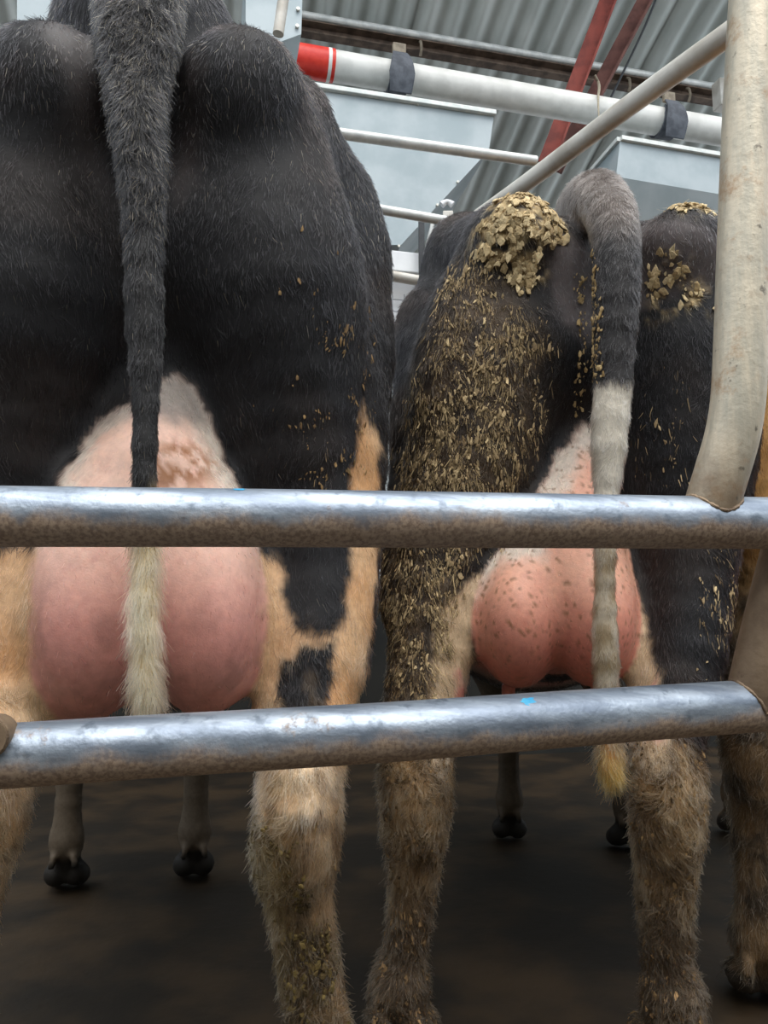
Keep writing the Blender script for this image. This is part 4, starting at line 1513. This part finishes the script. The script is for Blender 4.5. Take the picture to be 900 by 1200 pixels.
def coatB(P):
    n = len(P)
    q = P[:, [0, 2]] + (np.stack([fbm(P, 40, 3), fbm(P, 40, 8)], 1) - 0.5) * 0.036
    rear = sstep(0.62, 0.5, P[:, 1])
    zz = P[:, 2]
    col = np.tile(BLACK, (n, 1))
    col = lay(col, BROWNBLACK, sstep(0.45, 0.65, fbm(P, 7, 14)) * 0.8)
    skin = np.zeros(n)
    e = 0.008

    def m(k, s=e):
        return sstep(s, -s, poly_sd(q, pB[k])) * rear
    # slurry stain over the thigh and shins
    st = np.maximum(m('thigh', 0.05) * 0.65, m('shin', 0.03) * 0.85)
    st = np.maximum(st, sstep(0.30, 0.10, zz) * rear * 0.7)
    fl = sstep(0.38, 0.62, fbm(P, 34, 12))
    mud = np.clip(st * (0.35 + 0.65 * fl), 0, 1)
    col = lay(col, srgb(94, 76, 56), mud * 0.85)
    # crust of dried dung over the pin bones
    cr = np.maximum.reduce([m('crust1', 0.012), m('crust2', 0.012), m('crust3', 0.01), m('crust4', 0.02) * 0.8]) * sstep(0.42, 0.54, fbm(P, 48, 19) + 0.1 * m('crust1'))
    cr *= sstep(0.008, 0.018, eval_prims(tailB, P))
    ct = sstep(0.3, 0.7, fbm(P, 150, 29, 2))
    cc = srgb(214, 190, 144) * ct[:, None] + srgb(140, 114, 76) * (1 - ct)[:, None]
    col = col * (1 - cr)[:, None] + cc * cr[:, None]
    mud = np.maximum(mud, cr)
    # tan and white inner leg, muddy hocks
    inn = np.maximum(m('inl'), m('inr'))
    col = lay(col, CREAM * 0.85, inn)
    lg = np.maximum(m('legs', 0.012), m('legs2', 0.012)) * (1 - 0.6 * inn)
    t = sstep(0.35, 0.65, fbm(P, 30, 22))
    lc = srgb(156, 128, 94) * (1 - t)[:, None] + srgb(96, 77, 56) * t[:, None]
    dn = sstep(0.42, 0.2, zz)
    lc = lc * (1 - dn)[:, None] + srgb(72, 58, 43) * dn[:, None]
    col = col * (1 - lg)[:, None] + lc * lg[:, None]
    mud = np.maximum(mud, lg * (0.45 + 0.55 * t))
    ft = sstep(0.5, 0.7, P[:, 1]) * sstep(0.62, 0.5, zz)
    col = lay(col, srgb(84, 72, 58), ft)  # front legs coloured dark, mud and belly shade together
    du0 = eval_prims(udderB, P)
    dt = eval_prims(tailB, P)
    dl0 = eval_near(_legB, P, (du0 < 0.05) | (dt < 0.05))
    du = du0 - dl0
    onud = sstep(0.003, -0.007, du)
    ud = m('udder', 0.008) * onud
    he = m('udder') * (1 - m('skin', 0.02)) * onud
    tone = sstep(0.66, 0.86, zz + (fbm(P, 12, 31) - 0.5) * 0.1)
    pk = srgb(204, 128, 112) * (1 - tone)[:, None] + srgb(226, 172, 148) * tone[:, None]
    col = col * (1 - ud)[:, None] + pk * ud[:, None]
    col = lay(col, WHITEHAIR, he * 0.85)
    spots = ud * sstep(0.66, 0.74, fbm(P, 190, 17, 2)) * sstep(0.55, 0.75, zz)
    col = lay(col, srgb(128, 92, 62), spots * 0.8)
    skin = np.maximum(skin, ud * (1 - 0.6 * he))
    bare = np.maximum(m('bare', 0.02), m('bare2', 0.02))
    col = lay(col, srgb(104, 96, 96), bare * 0.8)
    skin = np.maximum(skin, bare * 0.6)
    tm = sstep(0.010, -0.004, dt - dl0) * sstep(0.02, 0.012, dt)
    wz = zz + (fbm(P, 70, 2) - 0.5) * 0.025
    wh = sstep(pB_t0 + 0.006, pB_t0 - 0.006, wz)
    tcol = np.tile(srgb(42, 40, 41), (n, 1))
    top = sstep(pB_t2, pB_t2 + 0.07, wz)
    tcol = lay(tcol, srgb(104, 94, 88), top * 0.7)
    tcol = lay(tcol, srgb(206, 198, 184), wh)
    mt = sstep(pB_t1 + 0.03, pB_t1 - 0.03, wz)
    tcol = lay(tcol, srgb(150, 132, 104), mt * (0.55 + 0.45 * sstep(0.4, 0.6, fbm(P, 50, 9))))
    tip = sstep(pB_t3 + 0.02, pB_t3 - 0.01, wz)
    tcol = lay(tcol, srgb(196, 140, 74), tip)
    col = col * (1 - tm)[:, None] + tcol * tm[:, None]
    skin = skin * (1 - tm)
    mud = mud * (1 - tm) * (1 - ud)
    col = lay(col, srgb(34, 30, 26), ft * sstep(0.115, 0.095, zz))  # shade painted over the front hooves to hide them
    col = lay(col, srgb(58, 50, 42), sstep(0.075, 0.06, zz) * (1 - ft))
    return np.clip(col, 0.002, 1), np.clip(skin, 0, 1), mud


pB_t0 = C(712, 455, -0.03)[2]
pB_t1 = C(712, 640, -0.03)[2]
pB_t2 = C(712, 300, -0.03)[2]
pB_t3 = C(712, 872, -0.03)[2]


def crustB(P):
    q = P[:, [0, 2]]
    return np.maximum.reduce([sstep(0.01, -0.01, poly_sd(q, pB[k])) for k in ('crust1', 'crust2', 'crust3')]) * (P[:, 1] < 0.4)


def specB(P, N):
    n = len(P)
    col, skin, mud = coatB(P)
    zz = P[:, 2]
    tm = sstep(0.012, 0.0, eval_prims(tailB, P))
    lower = sstep(0.78, 0.58, zz)
    d = np.ones(n)
    d *= np.where(N[:, 1] > 0.45, 0.15, 1.0)
    d *= np.where(P[:, 1] > 0.5, 0.2, 1.0)
    d *= 1 - 0.93 * skin
    d *= (1 + 2.0 * tm) * (1 - 0.9 * crustB(P))
    d *= 1 + 0.9 * lower * (1 - skin)
    d[zz < 0.07] = 0
    L = 0.018 + 0.003 * lower
    L = L * (1 - 0.45 * skin)
    L = np.where(tm > 0.5, np.where(zz < 0.62, 0.034, 0.015), L)
    lift = 0.2 + 0.15 * lower + 0.15 * skin + 0.1 * mud
    clump = 0.45 + 0.35 * lower + 0.45 * mud
    rad = 0.00038 + 0.00008 * lower + 0.00016 * mud
    return dict(dens=d, length=L, lift=lift, radius=rad * np.ones(n), clump=clump)


VB, QB = make_body(cB, bodyB, udderB, tailB, (-0.46, 0.46), 'cow', None)
cowB, VB2, NB = finish_cow(cB, VB, QB, coatB, specB, NHAIR, 'cow', 'black cow caked with dried dung, its tail banded white, behind the bent post', 23)


def regB(keys, s=0.01, wts=None, wob=0.05):
    def fn(P, N):
        q = P[:, [0, 2]] + (np.stack([fbm(P, 30, 41), fbm(P, 30, 48)], 1) - 0.5) * wob
        r = np.zeros(len(P))
        for i, k in enumerate(keys):
            r = np.maximum(r, sstep(s, -s, poly_sd(q, pB[k])) * (1 if wts is None else wts[i]))
        return r * (N[:, 1] < 0.55) * (P[:, 1] < 0.6)
    return fn


_th = regB(['thigh', 'core', 'shin', 'rshin', 'rthigh'], 0.03, [0.55, 1.0, 0.85, 0.4, 0.05])


def densBthigh(P, N):
    off = sstep(0.02, 0.035, eval_prims(tailB, P))
    return _th(P, N) * (0.25 + sstep(0.38, 0.56, fbm(P, 20, 3))) * sstep(0.36, 0.5, fbm(P, 60, 13)) * off


def offtail(fn):
    return lambda P, N: fn(P, N) * sstep(0.012, 0.024, eval_prims(tailB, P)) * sstep(0.38, 0.5, fbm(P, 48, 19))


LT = (srgb(136, 116, 88), srgb(220, 198, 156))
dung_tufts(VB2, QB, NB, densBthigh, 24000, 'dung_tufts', cowB, 61, srgb(84, 69, 50), srgb(204, 180, 138), (0.007, 0.026), (0.0005, 0.0014))
flakes(cB, VB2, QB, NB, densBthigh, 3600, (0.0008, 0.0032), 'dried_dung', cowB, LT, 5, None, 4.0, 0.35)
flakes(cB, VB2, QB, NB, densBthigh, 260, (0.0022, 0.0052), 'dried_dung', cowB, LT, 15, None, 2.0, 0.25)
flakes(cB, VB2, QB, NB, offtail(regB(['crust1', 'crust2', 'crust3', 'crust4'], 0.006, [1.3, 0.9, 1.3, 0.5], 0.03)), 1900, (0.002, 0.0085), 'dung_crust', cowB, (srgb(176, 154, 116), srgb(238, 218, 176)), 6, 'thick pale crust of dried dung on the pin bones', 1.8, 0.2)
flakes(cB, VB2, QB, NB, regB(['tailcrust'], 0.004, None, 0.01), 260, (0.0012, 0.0042), 'dried_dung', cowB, (srgb(150, 126, 86), srgb(206, 182, 136)), 7, None, 2.6, 0.4)
flakes(cB, VB2, QB, NB, lambda P, N: regB(['legs', 'legs2'], 0.01)(P, N) * sstep(0.42, 0.58, fbm(P, 34, 18)), 2600, (0.001, 0.0042), 'mud_clods', cowB, (srgb(70, 56, 40), srgb(160, 132, 96)), 9, 'brown mud clods in the leg hair', 2.2, 0.4)


dung_tufts(VB2, QB, NB, lambda P, N: regB(['legs', 'legs2', 'shin'], 0.01, [1, 1, 0.6])(P, N) * sstep(0.36, 0.5, fbm(P, 50, 28)), 7000, 'mud_tufts', cowB, 71, srgb(62, 48, 34), srgb(176, 146, 106), (0.006, 0.02), (0.0006, 0.0018))


# ---- tan cow, mostly hidden behind the post
cC = Cow(1048, 1.38, 18)
C = cC.C
fetC = [np.array([-0.15, 1.45, 0.15]), np.array([0.15, 1.45, 0.15])]
bodyC = front_half(cC, fetC)
bodyC += [cap((0, 0.26, 1.38), (0, 0.28, 0.95), 0.14, 0.12, 0.06), cap((0, 0.16, 1.42), (0, 0.7, 1.42), 0.08, 0.08, 0.08), ell((0, 0.42, 1.26), (0.24, 0.34, 0.22), 0.08)]
for s in (-1, 1):
    bodyC += [cap((s * 0.12, 0.1, 1.38), (s * 0.23, 0.5, 1.42), 0.08, 0.07, 0.07), cap((s * 0.22, 0.3, 1.3), (s * 0.25, 0.34, 1.0), 0.08, 0.07, 0.08)]
    sx_ = -0.245 if s < 0 else 0.2
    ft = np.array([sx_ - 0.005, 0.17, 0.14])
    bodyC += chain([((s * 0.14, 0.16, 1.32), 0.09), ((s * 0.17, 0.21, 1.15), 0.14), ((s * 0.18, 0.21, 1.0), 0.13), ((s * 0.19, 0.21, 0.82), 0.09), ((sx_ * 0.92, 0.15, 0.66), 0.062),
                    ((sx_, 0.11, 0.54), 0.056), ((sx_, 0.12, 0.47), 0.053), ((sx_, 0.15, 0.36), 0.042), ((sx_, 0.16, 0.22), 0.04), (ft, 0.043)], 0.06)
    bodyC += hoof_and_foot(ft)
udderC = [ell((-0.06, 0.18, 0.72), (0.085, 0.13, 0.14), 0.05), ell((0.06, 0.18, 0.72), (0.085, 0.13, 0.14), 0.03), ell((0, 0.22, 0.85), (0.1, 0.12, 0.15), 0.05)]
tailC = chain([((0, 0.25, 1.42), 0.07), ((0, 0.06, 1.42), 0.05), ((0, 0.02, 1.3), 0.035), ((0, 0.0, 1.0), 0.022), ((0, 0.0, 0.7), 0.016), ((0, 0.0, 0.55), 0.008)], 0.03)


def coatC(P):
    n = len(P)
    t = sstep(0.35, 0.65, fbm(P, 16, 4))
    col = srgb(206, 158, 98) * (1 - t)[:, None] + srgb(168, 118, 66) * t[:, None]
    zz = P[:, 2]
    low = sstep(0.96, 0.78, zz)
    mt = sstep(0.35, 0.65, fbm(P, 28, 24))
    lc = srgb(112, 90, 64) * (1 - mt)[:, None] + srgb(66, 55, 43) * mt[:, None]
    col = col * (1 - low)[:, None] + lc * low[:, None]
    mud = low * mt
    ud = sstep(0.012, -0.006, eval_prims(udderC, P) - eval_prims(bodyC, P))
    col = lay(col, ROSE, ud)
    col = lay(col, srgb(58, 50, 42), sstep(0.075, 0.06, zz))
    return np.clip(col, 0.002, 1), ud, mud


def specC(P, N):
    n = len(P)
    col, skin, mud = coatC(P)
    zz = P[:, 2]
    lower = sstep(0.78, 0.58, zz)
    d = np.where(P[:, 1] > 0.6, 0.3, 1.0) * np.where(P[:, 0] > 0.0, 0.25, 1.0) * (1 - 0.9 * skin)
    d[zz < 0.07] = 0
    return dict(dens=d, length=0.018 + 0.008 * lower, lift=0.22 + 0.2 * lower, radius=0.0004 + 0.0001 * mud, clump=0.3 + 0.3 * lower + 0.4 * mud)


VC, QC = make_body(cC, bodyC, udderC, tailC, (-0.46, 0.46), 'cow', None)
finish_cow(cC, VC, QC, coatC, specC, NHAIR // 3, 'cow', 'tan cow with muddy lower leg, mostly hidden at the right edge behind the post', 37)
print('script seconds', round(time.time() - T0, 1))
